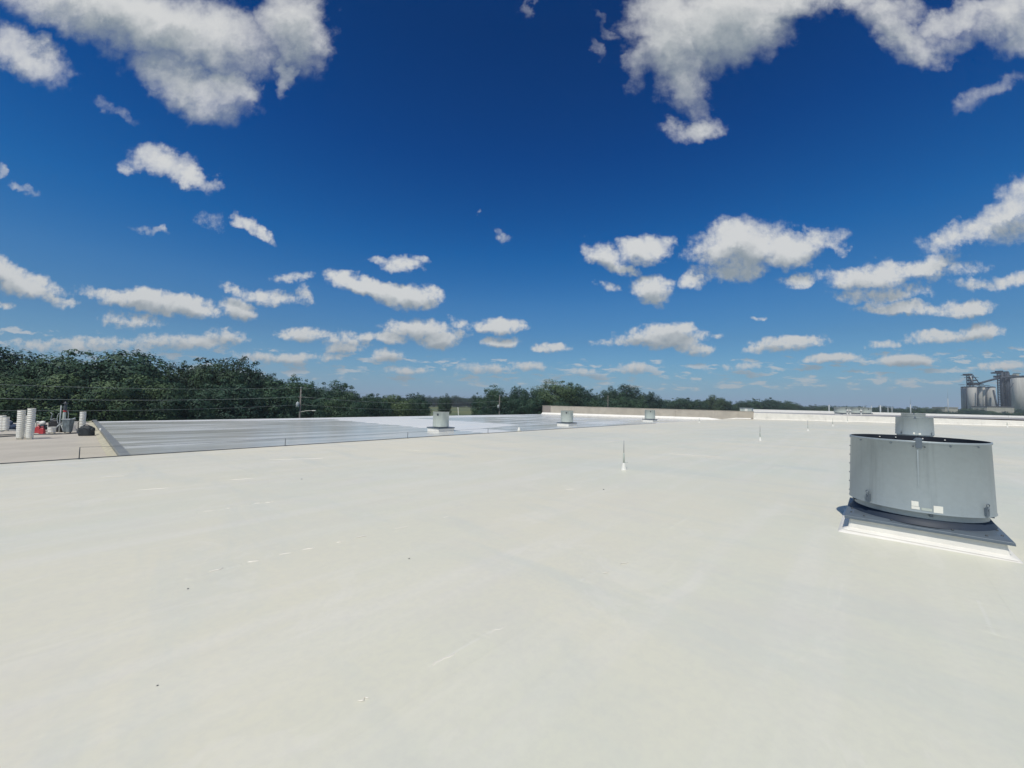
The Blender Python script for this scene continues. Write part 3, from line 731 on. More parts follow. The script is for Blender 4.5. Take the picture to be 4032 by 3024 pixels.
def small_fan(px, py, D, H, label, zf=low_z, curb=.66, ch=.24, pos=None):
    u, t = pos if pos else on_low(px, py)
    if not pos:
        d = Vector((u, t)).normalized(); u += d.x * curb * 1.15; t += d.y * curb * 1.15
    root = empty('roof_vent', wp(u, t, zf(t)), label, 'roof vent', 'round galvanised vents standing on white curbs', BROT)
    c = curb
    mb = MB(); mb.box(-c, c, -c, c, -.03, ch); mb.build('curb', M_WHITE2, root, bevel=.02)
    mb = MB(); mb.box(-c - .03, c + .03, -c - .03, c + .03, ch + .001, ch + .05); mb.box(-c - .035, c + .035, -c - .035, c + .035, ch - .02, ch + .02); mb.build('base_plate', M_GALVD, root)
    r = D / 2; zb = ch + .10; zt = zb + H
    mb = MB(); mb.lathe([(r * .9, ch + .04), (r * .9, zb + .08)], 40, cap=False); mb.build('throat', M_STEEL, root)
    mb = MB(); mb.lathe([(r + .012, zb), (r + .004, zb + .03), (r, zb + .04), (r, zt - .03), (r + .012, zt - .022), (r + .012, zt), (r - .005, zt)], 48, cap=False)
    band = mb.build('windband', M_GALV2, root)
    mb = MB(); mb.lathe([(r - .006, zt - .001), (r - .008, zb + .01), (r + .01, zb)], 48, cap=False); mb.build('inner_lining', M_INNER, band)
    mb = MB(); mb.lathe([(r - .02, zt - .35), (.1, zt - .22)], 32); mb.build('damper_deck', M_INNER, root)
    b = MB(); circ_box(b, r, 30, .12, .13, .03, zt - .26); b.build('latch', M_STEEL, band)
    mb = MB(); curved(mb, r, 60, .05, zb + .04, zt - .05, .003); mb.build('lap_joint', M_GALV2, band)
    return root
small_fan(1735, 1701, 1.10, 1.02, 'galvanised round vent on white curb, nearest of three on the shiny grey roof')
small_fan(2232, 1677, 1.16, 1.06, 'galvanised round vent on white curb near the start of the concrete parapet')
small_fan(2559, 1660, 1.24, 1.08, 'galvanised round vent on white curb, farthest of three along the concrete parapet')

# vents on the neighbouring roof
for px, uu, D, lab in ((3316, 68.5, 1.75, 'wide galvanised vent drum beyond the white curb, leftmost of a row of three'),
                       (3369, 71.5, 1.5, 'galvanised vent drum between two others beyond the white curb'),
                       (3407, 74.0, 1.3, 'galvanised vent drum beyond the white curb, rightmost of a row of three')):
    tt = t_at(px, uu); small_fan(0, 0, D, .72, lab, zf=nz, curb=.75, ch=.14, pos=(uu, tt))
for px, lab in ((3336, 'short white capped pipe standing left among the far vent drums'), (3347, 'short white capped pipe right beside another by the far vent drums'),
                (3390, 'short white capped pipe between the two right far vent drums')):
    tt = t_at(px, 65.5); r_ = empty('vent_pipe', wp(65.5, tt, nz(tt)), lab, 'vent pipe', 'white vent pipes by the far vents')
    mb = MB(); mb.lathe([(.14, -.05), (.10, .08), (.09, .52), (.13, .52), (.13, .60), (.05, .66)], 16); mb.build('pipe', M_PLASTIC, r_)
bx = empty('vent_hood', wp(64.5, t_at(2939, 64.5), -1.2), 'boxy galvanised hood sticking up behind the end of the concrete parapet', 'vent hood', rz=BROT)
mb = MB(); mb.box(-.5, .5, -.75, .75, 0, .86); mb.build('housing', M_GALV2, bx, bevel=.02)
mb = MB(); mb.box(-.56, .56, -.82, .82, .86, .93); mb.build('cap', M_GALV, bx, bevel=.01)
mb = MB(); mb.box(-.53, -.502, -.25, .1, .25, .8); mb.build('access_panel', M_STICK, bx)

# ---------------------------------------------------------------- lightning rods with white boots
def rod(u, t, label, h=.74, zf=near_z, sc=1.0):
    root = empty('lightning_rod', wp(u, t, zf(t)), label, 'lightning rod', 'lightning rods standing in white boots on the roof')
    mb = MB(); mb.lathe([(.085, -.005), (.068, .015), (.055, .07), (.038, .14), (.026, .175), (.018, .18)], 20); mb.build('boot', M_PLASTIC, root)
    mb = MB(); mb.lathe([(.024, .16), (.024, .40), (.018, .42)], 12); mb.tube([(.02, 0, .19), (.09, -.03, .19)], .008, 6); mb.build('holder', M_GALV2, root)
    mb = MB(); mb.tube([(0, 0, .39), (0, 0, h)], .0095, 8, r1=.006); mb.build('tip', M_TIN, root)
    return root
RL = ['lightning rod with white boot closest to the camera, alone on the open roof', 'second lightning rod from the camera along the white roof row',
      'third lightning rod from the camera in the white roof row', 'fourth lightning rod from the camera, before the white curb', 'farthest lightning rod of the row, by the white curb']
for (px, py), lab in zip([(2456, 1850), (2993, 1735), (3181, 1697), (3279, 1678), (3337, 1664)], RL):
    u, t = on_near(px, py); rod(u, t, lab)
u, t = on_near(3966, 1682); rod(u, t, 'small lightning rod by the white curb right of the big fan', h=.5)
u, t = on_near(2745, 1664); rod(u, t - .2, 'stubby white boot on the step edge near the concrete parapet', h=.46)

# posts and cable along the step edge
PO = [(312, 1806), (1126, 1757), (1617, 1727), (1944, 1708)]
tops = []
for i, (px, py) in enumerate(PO):
    u, t = on_near(px, py); t = edge_t(u) - .06; z = near_z(t)
    root = empty('cable_post', wp(u, t, z), ['thin dark post on the step edge in front of the sandy roof', 'thin dark post on the step edge in front of the grey roof, second from left',
        'thin dark post on the step edge left of the nearest round vent', 'thin pale post on the step edge right of the nearest round vent'][i], 'post', 'small posts along the roof step')
    h = .33 if i == 0 else .29
    mb = MB(); mb.tube([(0, 0, .01), (0, 0, h)], .011, 8); mb.build('rod', M_STEEL, root)
    mb = MB(); mb.box(-.07, .07, -.05, .05, 0, .02); mb.build('foot', M_STEEL, root)
    tops.append(wp(u, t, z + h))
mb = MB(); pts = []
for a, b in zip(tops[:], tops[1:]):
    for k in range(8): f = k / 8; p = a.lerp(b, f); p.z -= .03 * math.sin(math.pi * f); pts.append(p)
pts.append(tops[-1]); mb.tube(pts, .0045, 5); mb.build('wire', M_STEEL, label='thin wire strung between the small posts above the step edge', category='wire')
mb = MB(); pts = [wp(u, edge_t(u) - .05 + .02 * math.sin(u * .7), near_z(edge_t(u)) + .014) for u in [-20 + k * .8 for k in range(72)]]
mb.tube(pts, .013, 6); mb.build('ground_cable', M_STEEL, label='thin dark cable lying along the step between white and grey roof', category='cable')
u, t = on_near(2082, 1702); root = empty('bent_pipe', wp(u, edge_t(u) - .12, near_z(t)), 'bent conduit in a white boot on the step edge between the vents', 'conduit')
mb = MB(); mb.lathe([(.13, 0), (.09, .1), (.05, .22), (.03, .25)], 16); mb.build('boot', M_PLASTIC, root)
mb = MB(); mb.tube([(0, 0, .2), (0, 0, .30), (-.05, 0, .36), (-.14, 0, .33), (-.2, 0, .25)], .022, 8); mb.build('elbow', M_GREYP, root)

# ---------------------------------------------------------------- work gear on the sandy roof
def bucket_mesh():
    mb = MB(); r0, r1, h = .112, .128, .37
    mb.lathe([(r0 - .01, 0), (r0, .01), (r0 + .002, h - .28), (r0 + .009, h - .278), (r0 + .009, h - .264), (r0 + .004, h - .262), (r0 + .006, h - .19), (r0 + .013, h - .188), (r0 + .013, h - .174), (r0 + .008, h - .172), (r1 - .004, h - .09), (r1 + .006, h - .088), (r1 + .006, h - .072), (r1 - .002, h - .07), (r1, h - .012), (r1 + .010, h - .010),
              (r1 + .010, h), (r1 - .006, h), (r0 - .006, .012)], 20)
    return mb.mesh('bucket', M_PLASTIC)
BUCK = bucket_mesh()
def bucket_stack(px, py, n, where, dz=.092, group='nested white buckets'):
    u, t = on_low(px, py); rr = random.Random(px)
    for k in range(n):
        o = bpy.data.objects.new('bucket', BUCK); COL.objects.link(o)
        o.location = wp(u + .02 + rr.uniform(-.004, .004), t, low_z(t) - .01) + Vector((rr.uniform(-.004, .004), 0, k * dz)); o.rotation_euler[2] = rr.uniform(0, 6)
        o['category'] = 'bucket'; o['group'] = group + ' ' + where
        o['label'] = ('topmost white plastic bucket %s' if k == n - 1 else 'lowest white plastic bucket %s' if k == 0 else ordinal(k) + ' white plastic bucket from the bottom %s') % where
bucket_stack(75, 1729, 12, 'in the shorter tall stack')
bucket_stack(114, 1729, 13, 'in the tallest stack')
bucket_stack(97, 1725, 9, 'in the half hidden middle stack')
bucket_stack(320, 1701, 10, 'in the stack behind the black bag')
bucket_stack(4, 1697, 7, 'in the leftmost short stack')
bucket_stack(19, 1697, 6, 'in the stack second from the edge')

def place(px, py): u, t = on_low(px, py); return wp(u + .02, t, low_z(t) - .01)
def thing(name, px, py, label, cat, rz=.75, sc=.66):
    e = empty(name, place(px, py), label, cat, None, rz); e.scale = (sc, sc, 1); return e
# loose bucket
o = bpy.data.objects.new('bucket', BUCK); COL.objects.link(o); o.location = place(201, 1707); o['category'] = 'bucket'
o.scale = (1.25, 1.25, 1.0); o['label'] = 'single open white bucket standing between red can and grey covered machine'
o = bpy.data.objects.new('bucket', BUCK); COL.objects.link(o); o.location = place(36, 1688) + Vector((0, 0, .42)); o.rotation_euler = (1.9, .2, .6); o['category'] = 'bucket'
o['label'] = 'white bucket tipped over on top of the navy bundle'
r_ = thing('cloth_bundle', 44, 1691, 'dark navy bundle of cloth heaped beside the leftmost buckets', 'bundle')
mb = MB(); mb.blob((0, 0, .16), (.42, .3, .2), 3, .3, 16, 10, 0.0); mb.blob((-.14, .05, .36), (.2, .2, .17), 8, .25, 12, 8, .1); mb.build('cloth', M_NAVY, r_)
mb = MB(); mb.tube([(.2, .1, .2), (.5, .0, .08), (.8, -.1, .02)], .03, 6); mb.build('loose_strap', M_BLACK, r_)
# red fuel cans
for px, py, s, lab in ((147, 1704, 1.0, 'red plastic fuel can, the left one under the small engine'), (163, 1711, .95, 'red plastic fuel can, the front one beside the small engine')):
    r_ = thing('fuel_can', px, py, lab, 'fuel can', rz=.2)
    mb = MB(); mb.frus((-.19, .19, -.13, .13), (-.16, .16, -.11, .11), .0, .27); mb.frus((-.16, .16, -.11, .11), (-.08, .08, -.06, .06), .27, .33); mb.build('body', M_RED, r_, bevel=.025)
    mb = MB(); mb.tube([(-.12, 0, .29), (-.10, 0, .39), (.06, 0, .39), (.09, 0, .31)], .018, 8); mb.build('handle', M_RED, r_)
    mb = MB(); mb.lathe([(.03, .30), (.035, .36)], 12, c=(.12, 0, 0)); mb.build('cap', M_BLACK, r_)
    r_.scale = (s * .62, s * .62, s * 1.15)
# small petrol engine washer with frame
r_ = thing('pressure_washer', 166, 1700, 'small petrol engine unit with white tank on a black frame behind red cans', 'engine', rz=.2)
mb = MB()
for sx in (-.32, .32):
    mb.tube([(sx, -.25, .06), (sx, .25, .06), (sx, .28, .55), (sx, -.2, .55), (sx, -.25, .06)], .018, 8)
mb.tube([(-.32, .28, .55), (.32, .28, .55)], .018, 8); mb.tube([(-.32, -.25, .06), (.32, -.25, .06)], .018, 8); mb.tube([(.32, .28, .55), (.42, .34, .92), (.30, .34, .98), (.46, .34, 1.0)], .016, 8)
mb.tube([(.2, .28, .72), (.5, .3, .80)], .014, 6)
mb.build('frame', M_BLACK, r_)
mb = MB(); mb.box(-.22, .18, -.18, .18, .12, .42); mb.lathe([(.12, 0), (.12, .16)], 16, c=(.18, 0, .2)); mb.build('engine_block', M_STEEL, r_, bevel=.02)
mb = MB(); mb.blob((-.05, 0, .52), (.22, .16, .12), 2, .05, 16, 10); mb.build('tank', M_PLASTIC, r_)
mb = MB(); mb.lathe([(.13, 0), (.13, .1), (.08, .12)], 18, c=(-.34, 0, .5)); mb.build('air_filter', M_PLASTIC, r_)
for y in (-.3, .3):
    mb = MB(); mb.lathe([(.0, -.03), (.13, -.03), (.13, .03), (.0, .03)], 16, M=Matrix.Translation((-.3, y, .13)) @ Matrix.Rotation(math.pi / 2, 4, 'X'), cap=False); mb.build('wheel', M_BLACK, r_)
# transfer pump mast
r_ = thing('spray_pump', 240, 1702, 'tall spray pump with upright steel mast, looped hoses and dark head', 'pump', rz=.2)
mb = MB(); mb.tube([(-.18, 0, 0), (-.15, 0, 1.55)], .045, 10); mb.tube([(-.5, -.2, .03), (-.17, 0, .5)], .025, 8); mb.tube([(.3, -.2, .03), (-.1, 0, .5)], .025, 8); mb.tube([(-.18, .35, .03), (-.17, 0, .5)], .025, 8); mb.build('mast', M_GREYP, r_)
mb = MB(); mb.lathe([(.07, .35), (.10, .4), (.10, 1.1), (.07, 1.2), (.05, 1.3)], 16, c=(.12, 0, 0)); mb.build('pump_barrel', M_GALV2, r_)
mb = MB(); mb.lathe([(.10, 1.26), (.12, 1.32), (.12, 1.5), (.08, 1.54), (.08, 1.66), (.17, 1.66), (.17, 1.70), (.06, 1.72), (.06, 1.78)], 16, c=(.15, 0, 0)); mb.build('air_motor', M_STEEL, r_)
mb = MB(); mb.lathe([(.105, 1.18), (.105, 1.30)], 16, c=(.14, 0, 0)); mb.build('collar', M_RED, r_)
for (x0, sx, zc, rr) in ((.24, 1, .95, .20), (-.3, -1, .80, .17)):
    mb = MB(); mb.tube([(x0 + sx * rr * .7 * math.sin(q), .05, zc + rr * 1.7 * math.cos(q)) for q in [k * math.pi / 8 for k in range(9)]], .022, 8); mb.build('hose_loop', M_GREYP, r_)
mb = MB(); mb.tube([(.0, .0, .55), (-.3, -.1, .3), (-.7, -.2, .12), (-.9, -.2, .35)], .025, 8); mb.build('suction_tube', M_GREYP, r_)
mb = MB(); mb.blob((-.25, .3, .32), (.3, .25, .32), 5, .25, 14, 9, 0); mb.build('control_unit', M_BLACK, r_)
r_ = thing('air_compressor', 212, 1700, 'black boxy compressor with dark rails between the red cans and the pump', 'compressor', rz=.2)
mb = MB(); mb.box(-.34, .34, -.2, .2, .22, .55); mb.blob((0, 0, .6), (.32, .2, .14), 4, .15, 14, 8); mb.build('housing', M_BLACK, r_, bevel=.03)
mb = MB(); mb.lathe([(.02, -.36), (.14, -.33), (.14, .33), (.02, .36)], 16, M=Matrix.Translation((0, 0, .16)) @ Matrix.Rotation(math.pi / 2, 4, 'Y'), cap=False); mb.build('tank', M_STEEL, r_)
mb = MB(); mb.tube([(-.4, .1, .05), (-.4, .1, .8), (-.32, .1, 1.05), (-.46, .1, 1.12)], .02, 8); mb.tube([(-.4, .1, .7), (-.1, .1, .78)], .02, 8); mb.build('rail', M_GREYP, r_)
for x in (-.3, .3): mb = MB(); mb.box(x - .04, x + .04, -.16, .16, 0, .04); mb.build('foot', M_BLACK, r_)
# covered drum trolley
r_ = thing('covered_machine', 264, 1704, 'grey stained tub on legs with a raised rim beside the spray pump', 'tub', rz=.2, sc=.46)
mb = MB(); mb.frus((-.30, .30, -.25, .25), (-.42, .42, -.34, .34), .04, .76); mb.build('tub', M_DRUM, r_, bevel=.05)
mb = MB(); mb.box(-.46, .46, -.38, .38, .76, .80); mb.build('rim', M_GREYP, r_, bevel=.012)
mb = MB(); mb.tube([(.42, 0, .78), (.62, 0, .82), (.66, 0, .88)], .045, 8); mb.build('spout', M_GREYP, r_)
for x in (-.27, .27): mb = MB(); mb.box(x - .04, x + .04, -.05, .05, -.02, .06); mb.build('foot', M_BLACK, r_)
# pale sack / board
r_ = thing('chemical_box', 294, 1701, 'pale cardboard box with a grey printed patch left of the bucket stack', 'box', rz=.2)
mb = MB(); mb.box(-.30, .30, -.2, .2, 0, .62); mb.build('carton', simple('pale_card', (.55, .53, .50), .85, var=.06), r_, bevel=.015)
mb = MB(); mb.box(-.2, .16, -.206, -.202, .1, .4); mb.build('printed_patch', simple('grey_print', (.36, .35, .36), .85, var=.1), r_)
mb = MB(); mb.box(-.31, -.01, -.21, .21, .622, .632); mb.box(.01, .31, -.21, .21, .622, .632); mb.build('flaps', simple('card_flap', (.50, .48, .44), .85, var=.06), r_)
# black bag
r_ = thing('tool_bag', 338, 1715, 'black domed tool bag on the sandy roof in front of a bucket stack', 'bag', rz=.2, sc=.80)
mb = MB()
vs = []; N = 18
for i, (w, z) in enumerate(((.36, 0), (.38, .06), (.37, .3), (.33, .42), (.24, .50), (.10, .54))):
    for k in range(N):
        a = 2 * math.pi * k / N; q = (abs(math.cos(a)) ** 4 + abs(math.sin(a)) ** 4) ** -.25
        vs.append((w * q * math.cos(a) * (1 + .05 * math.sin(3 * a + i)), w * .62 * q * math.sin(a), z + .012 * math.sin(5 * a + 2 * i)))
mb.add(vs, [(i * N + k, i * N + (k + 1) % N, (i + 1) * N + (k + 1) % N, (i + 1) * N + k) for i in range(5) for k in range(N)] + [tuple(5 * N + k for k in range(N))], True); mb.build('body', M_BAG, r_)
mb = MB(); mb.tube([(-.2, -.05, .5), (-.1, -.05, .57), (0, -.05, .60), (.1, -.05, .57), (.2, -.05, .5)], .015, 8); mb.build('handle', M_BLACK, r_)
mb = MB(); mb.tube([(-.37, -.25, .25), (-.2, -.27, .40), (0, -.24, .46), (.2, -.27, .40), (.37, -.25, .25)], .010, 6); mb.build('zip', M_STEEL, r_)
mb = MB(); mb.blob((.42, -.1, .32), (.10, .12, .14), 6, .2, 10, 8); mb.build('side_pocket', M_BAG, r_)
r_ = thing('small_cup', 396, 1703, 'small pale cup lying beside the grey joint cover with a dark mouth', 'cup', rz=.2); r_.name = 'small_cup'
mb = MB(); mb.lathe([(.05, 0), (.07, .26)], 14, M=Matrix.Rotation(-.3, 4, 'Y')); mb.build('cup_body', M_PLASTIC, r_)
mb = MB(); mb.box(-.0, .12, -.06, .06, 0, .08); mb.build('dark_plug', M_STEEL, r_)
r_ = thing('hose_nozzle', 371, 1666, 'dark hose nozzle lying at the far end of the joint cover', 'nozzle', rz=.4)
mb = MB(); mb.tube([(-.25, 0, .12), (.1, 0, .14), (.3, .02, .16)], .06, 8); mb.build('barrel', M_BLACK, r_)
mb = MB(); mb.tube([(-.25, 0, .12), (-.7, -.1, .05), (-1.3, -.6, .02), (-2.0, -1.2, .02)], .02, 6); mb.build('hose_end', M_STEEL, r_)
def hose(pix, r, label, mat=M_STEEL):
    mb = MB(); pts = []
    for (px, py) in pix: u, t = on_low(px, py); pts.append(wp(u, t, low_z(t) - .01 + r))
    fine = []
    for a, b in zip(pts, pts[1:]):
        for k in range(5): fine.append(a.lerp(b, k / 5))
    mb.tube(fine + [pts[-1]], r, 6); return mb.build('hose', mat, label=label, category='hose')
hose([(-40, 1715), (0, 1714), (60, 1712), (130, 1712), (200, 1711), (260, 1709), (312, 1706)], .028, 'long dark hose lying straight across the sandy roof behind the stacks')
hose([(-40, 1722), (0, 1721), (30, 1719), (70, 1717)], .028, 'short dark hose in front of the long one, leaving at the left edge')
hose([(-40, 1700), (5, 1699), (30, 1694), (62, 1694)], .025, 'pale hose curling past the leftmost buckets', M_GREYP)
hose([(176, 1706), (190, 1709), (205, 1704), (214, 1699)], .012, 'thin dark lead trailing from the engine to the open bucket')

# ---------------------------------------------------------------- trees
def tube_np(p0, p1, r0, r1, seg=6):
    mb = MB(); mb.tube([p0, (Vector(p0) + Vector(p1)) / 2 + Vector((r0 * .6, -r0 * .4, 0)), p1], r0, seg, r1=r1, cap=False); return mb
def make_tree(seed, style, leafn, leaf, mat):
    """unit tree: height 1, crown radius about .42; returns (crown mesh, trunk mesh)"""
    r = np.random.RandomState(seed); rr = random.Random(seed)
    lobes = []
    if style == 'tall':   zc, rx, rz, base = .60, .27, .38, .20
    elif style == 'oak':  zc, rx, rz, base = .60, .46, .36, .24
    elif style == 'airy': zc, rx, rz, base = .62, .34, .36, .30
    else:                 zc, rx, rz, base = .50, .44, .46, .05
    nl = {'tall': 26, 'oak': 30, 'airy': 17, 'bush': 30}[style]
    for i in range(nl):
        th = math.acos(1 - 2 * (i + .5) / nl); ph = i * 2.39996 + rr.uniform(-.5, .5)
        k = rr.uniform(.55, .95)
        c = np.array([math.sin(th) * math.cos(ph) * rx * k, math.sin(th) * math.sin(ph) * rx * k, zc + math.cos(th) * rz * k])
        s = rr.uniform(.085, .165) * (1.0 if style != 'airy' else .8) * (1.15 if c[2] < zc else 1)
        lobes.append((c, s))
    for _ in range(5): lobes.append((np.array([rr.uniform(-.1, .1), rr.uniform(-.1, .1), zc + rr.uniform(-.15, .15)]), .17))
    for _ in range(7):                        # thin sprigs that break the outline
        ph = rr.uniform(0, 6.28); th = rr.uniform(.05, 1.3); k = rr.uniform(.98, 1.12)
        lobes.append((np.array([math.sin(th) * math.cos(ph) * rx * k, math.sin(th) * math.sin(ph) * rx * k, zc + math.cos(th) * rz * k]), rr.uniform(.03, .055)))
    wts = np.array([s ** 2 for _, s in lobes]); wts /= wts.sum()
    cnt = np.maximum(8, (wts * leafn).astype(int))
    C = []; Nn = []
    for (c, s), k in zip(lobes, cnt):
        d = r.normal(size=(k, 3)); d /= np.linalg.norm(d, axis=1)[:, None]
        rad = s * (r.uniform(.25, 1.0, k) ** .45) * (1 + .22 * np.sin(7 * d[:, 0] + seed) * np.sin(6 * d[:, 2] + 1))
        C.append(c + d * rad[:, None] * np.array([1.15, 1.15, .8])); Nn.append(d)
    C = np.concatenate(C); Nn = np.concatenate(Nn); k = len(C)
    D0 = Nn.copy(); Nn = Nn * 1.0 + r.normal(size=(k, 3)) * .38 + np.array([0, 0, .25]); Nn /= np.linalg.norm(Nn, axis=1)[:, None]
    T = np.cross(Nn, r.normal(size=(k, 3))); T /= np.linalg.norm(T, axis=1)[:, None]; B = np.cross(Nn, T)
    sz = leaf * r.uniform(.6, 1.5, k)[:, None]
    V = np.stack([C - T * sz, C - B * sz * .55, C + T * sz, C + B * sz * .55], 1).reshape(-1, 3)
    me = bpy.data.meshes.new('crown'); me.vertices.add(len(V)); me.vertices.foreach_set('co', V.ravel())
    me.loops.add(4 * k); me.loops.foreach_set('vertex_index', np.arange(4 * k)); me.polygons.add(k)
    me.polygons.foreach_set('loop_start', np.arange(k) * 4); me.polygons.foreach_set('loop_total', np.full(k, 4))
    me.materials.append(mat); me.update(calc_edges=True)
    me.polygons.foreach_set('use_smooth', np.ones(k, dtype=bool))
    ctr = np.array([0, 0, zc - .12]); out = C - ctr; out /= np.linalg.norm(out, axis=1)[:, None]
    sn = D0 * .75 + out * .45 + Nn * .35; sn /= np.linalg.norm(sn, axis=1)[:, None]
    me.normals_split_custom_set_from_vertices(np.repeat(sn, 4, axis=0).tolist())
    tb = MB(); top = Vector((rr.uniform(-.02, .02), rr.uniform(-.02, .02), zc))
    tb.tube([(0, 0, -.02), (.006, 0, base), tuple(top)], .022, 8, r1=.008, cap=False)
    for (c, s) in lobes[:nl]:
        z0 = base + (c[2] - base) * rr.uniform(.1, .5); z0 = max(base * .8, min(zc, z0))
        p0 = Vector((0, 0, 0)).lerp(top, z0 / zc); tb.tube([p0, p0.lerp(Vector(c), .5) + Vector((0, 0, -.02)), tuple(c)], .008, 5, r1=.002, cap=False)
    return me, tb.mesh('trunk', M_BARK)
KIND = {}
for i, (st_, ln, lf) in enumerate((('oak', 22000, .0105), ('oak', 20000, .0110), ('tall', 18000, .0110), ('tall', 18000, .0105), ('airy', 10000, .0110), ('bush', 18000, .0125), ('bush', 18000, .0120))):
    for j in range(3) if i in (0, 2, 5) else (1,) if i != 4 else (1, 2):
        KIND.setdefault(st_, []).append(make_tree(11 * i + 3 + 5 * j, st_, ln, lf, LEAF[j]))
trnd = random.Random(77)
def tree(px, ytop, Y, style, wscale, label, group, name='tree', sink=0.0, var=None):
    base = at(px, ytop, Y); h = base.z + sink
    lst = KIND[style]; crown, trunk = lst[var % len(lst)] if var is not None else trnd.choice(lst)
    e = bpy.data.objects.new(name, None); COL.objects.link(e); e.location = (base.x, base.y, -sink); e.empty_display_size = .5
    top = .985 if style != 'bush' else .97
    hs = h / top; ws = hs * wscale * trnd.uniform(.92, 1.08)
    e.scale = (ws, ws * trnd.uniform(.9, 1.1), hs); e.rotation_euler[2] = trnd.uniform(0, 6.28)
    e['label'] = label; e['category'] = 'tree' if name == 'tree' else 'shrub'; e['group'] = group
    for nm, me in (('crown', crown), ('trunk', trunk)):
        o = bpy.data.objects.new(nm, me); COL.objects.link(o); o.parent = e
    return e
PROF = [(-260, 1395), (0, 1387), (50, 1405), (100, 1415), (165, 1425), (200, 1410), (278, 1390), (338, 1400), (398, 1425), (460, 1418), (522, 1403), (587, 1415), (641, 1450), (696, 1437), (745, 1440),
        (796, 1420), (845, 1427), (945, 1417), (1005, 1430), (1044, 1455), (1094, 1492), (1150, 1494), (1180, 1487), (1234, 1509), (1264, 1524), (1314, 1504), (1388, 1524), (1448, 1554), (1500, 1558)]
def prof(x): return float(np.interp(x, [p[0] for p in PROF], [p[1] for p in PROF]))
def belt(x, t):
    r = (x - CX) / FPX; return t / (UX - UY * r)
# front trees of the wood beyond the grey roof
FT = [(-330, 1400, 'tall', 1.0), (-150, 1392, 'oak', .9), (0, 1384, 'tall', 1.1), (75, 1418, 'oak', .75), (165, 1424, 'bush', .8), (285, 1386, 'tall', 1.05), (300, 1440, 'bush', .8), (345, 1402, 'airy', .7),
      (420, 1424, 'oak', .75), (530, 1400, 'tall', 1.15), (600, 1428, 'oak', .7), (705, 1436, 'airy', .75), (760, 1450, 'oak', .7), (806, 1418, 'tall', 1.1), (870, 1428, 'oak', .7), (950, 1412, 'oak', .85), (1020, 1452, 'oak', .7),
      (1150, 1492, 'tall', 1.3), (1178, 1484, 'airy', .8), (1232, 1510, 'oak', .85), (1318, 1502, 'oak', .95), (1392, 1524, 'bush', 1.0), (1450, 1556, 'bush', 1.1)]
WHERE = {0: 'at the far left', 300: 'behind the bucket stacks', 530: 'behind the joint cover', 806: 'left of the dark rounded crown', 950: 'forming the dark rounded crown', 1178: 'behind the utility pole', 1318: 'right of the utility pole'}
for i, (px, y, st_, w) in enumerate(FT):
    Y = belt(px, 92 if st_ == 'airy' else 88 + trnd.uniform(-3, 4))
    tree(px, y, Y, st_, w, '%s tall tree from the left in the wood%s' % (ordinal(i), ', ' + WHERE[px] if px in WHERE else ''), 'tall skyline trees of the wood beyond the roof')
# rows behind and lower trees in front
x = -360; i = 0
while x < 1480:
    Y = belt(x, 100 + trnd.uniform(-3, 5)); tree(x, prof(x) + trnd.uniform(28, 58), Y, trnd.choice(['oak', 'tall', 'bush']), .95, '%s tree from the left in the rear row of the wood' % ordinal(i), 'rear row of trees in the wood')
    x += trnd.uniform(48, 75); i += 1
x = -360; i = 0
while x < 1450:
    yy = prof(x); hz_ = 1540 + .02 * x; Y = belt(x, 80 + trnd.uniform(-2.5, 2.5))
    tree(x, yy + (1655 - yy) * trnd.uniform(.22, .46), Y, trnd.choice(['bush', 'bush', 'oak']), 1.0, '%s lower tree from the left in the front row of the wood' % ordinal(i), 'lower front trees of the wood')
    x += trnd.uniform(55, 85); i += 1
# hedgerow, middle
MT = [(1495, 1558, 100, 'bush', 1.0), (1530, 1556, 106, 'oak', 1.0), (1565, 1560, 104, 'bush', 1.1), (1600, 1562, 108, 'bush', 1.0), (1637, 1549, 112, 'oak', .9), (1655, 1560, 110, 'bush', .7),
      (1752, 1549, 150, 'oak', .55), (1882, 1551, 125, 'airy', .6), (1915, 1560, 122, 'bush', .8), (1947, 1520, 118, 'tall', .85), (1950, 1562, 116, 'bush', 1.0), (1996, 1556, 122, 'bush', 1.0),
      (2047, 1518, 124, 'oak', .62), (2040, 1556, 118, 'bush', 1.0), (2095, 1554, 124, 'bush', 1.1), (2180, 1495, 130, 'oak', 1.0), (2246, 1504, 134, 'oak', .85), (2130, 1532, 128, 'oak', .7), (2210, 1572, 118, 'bush', .9),
      (2292, 1528, 150, 'oak', .8), (2325, 1538, 160, 'bush', .8), (2360, 1546, 165, 'bush', .8), (2408, 1519, 165, 'oak', .7), (2474, 1522, 168, 'tall', 1.1), (2512, 1543, 175, 'airy', .7), (2556, 1541, 180, 'oak', .75),
      (2440, 1550, 160, 'bush', 1.0), (2500, 1560, 165, 'bush', 1.0), (2300, 1565, 140, 'bush', 1.2), (2380, 1568, 150, 'bush', 1.2)]
for i, a in enumerate(sorted(MT)):
    ex = {1752: ', alone before the pasture behind the nearest vent', 2180: ', a spreading oak behind the wall end', 1947: ', slim, left of a similar pair', 2408: ', with a pale pole before it'}.get(a[0], '')
    tree(a[0], a[1], a[2], a[3], a[4], '%s tree from the left in middle group%s' % (ordinal(i), ex), 'trees of the middle group')
FX = []
x = 2575
while x < 3140:
    y = np.interp(x, [2575, 2620, 2683, 2760, 2814, 2860, 2885, 2914, 2986, 3027, 3076, 3125, 3140], [1566, 1572, 1565, 1572, 1560, 1572, 1584, 1573, 1572, 1569, 1579, 1577, 1594])
    FX.append((x, float(y) + trnd.uniform(0, 5), np.interp(x, [2575, 3140], [230, 320]) * trnd.uniform(.93, 1.05))); x += trnd.uniform(17, 34)
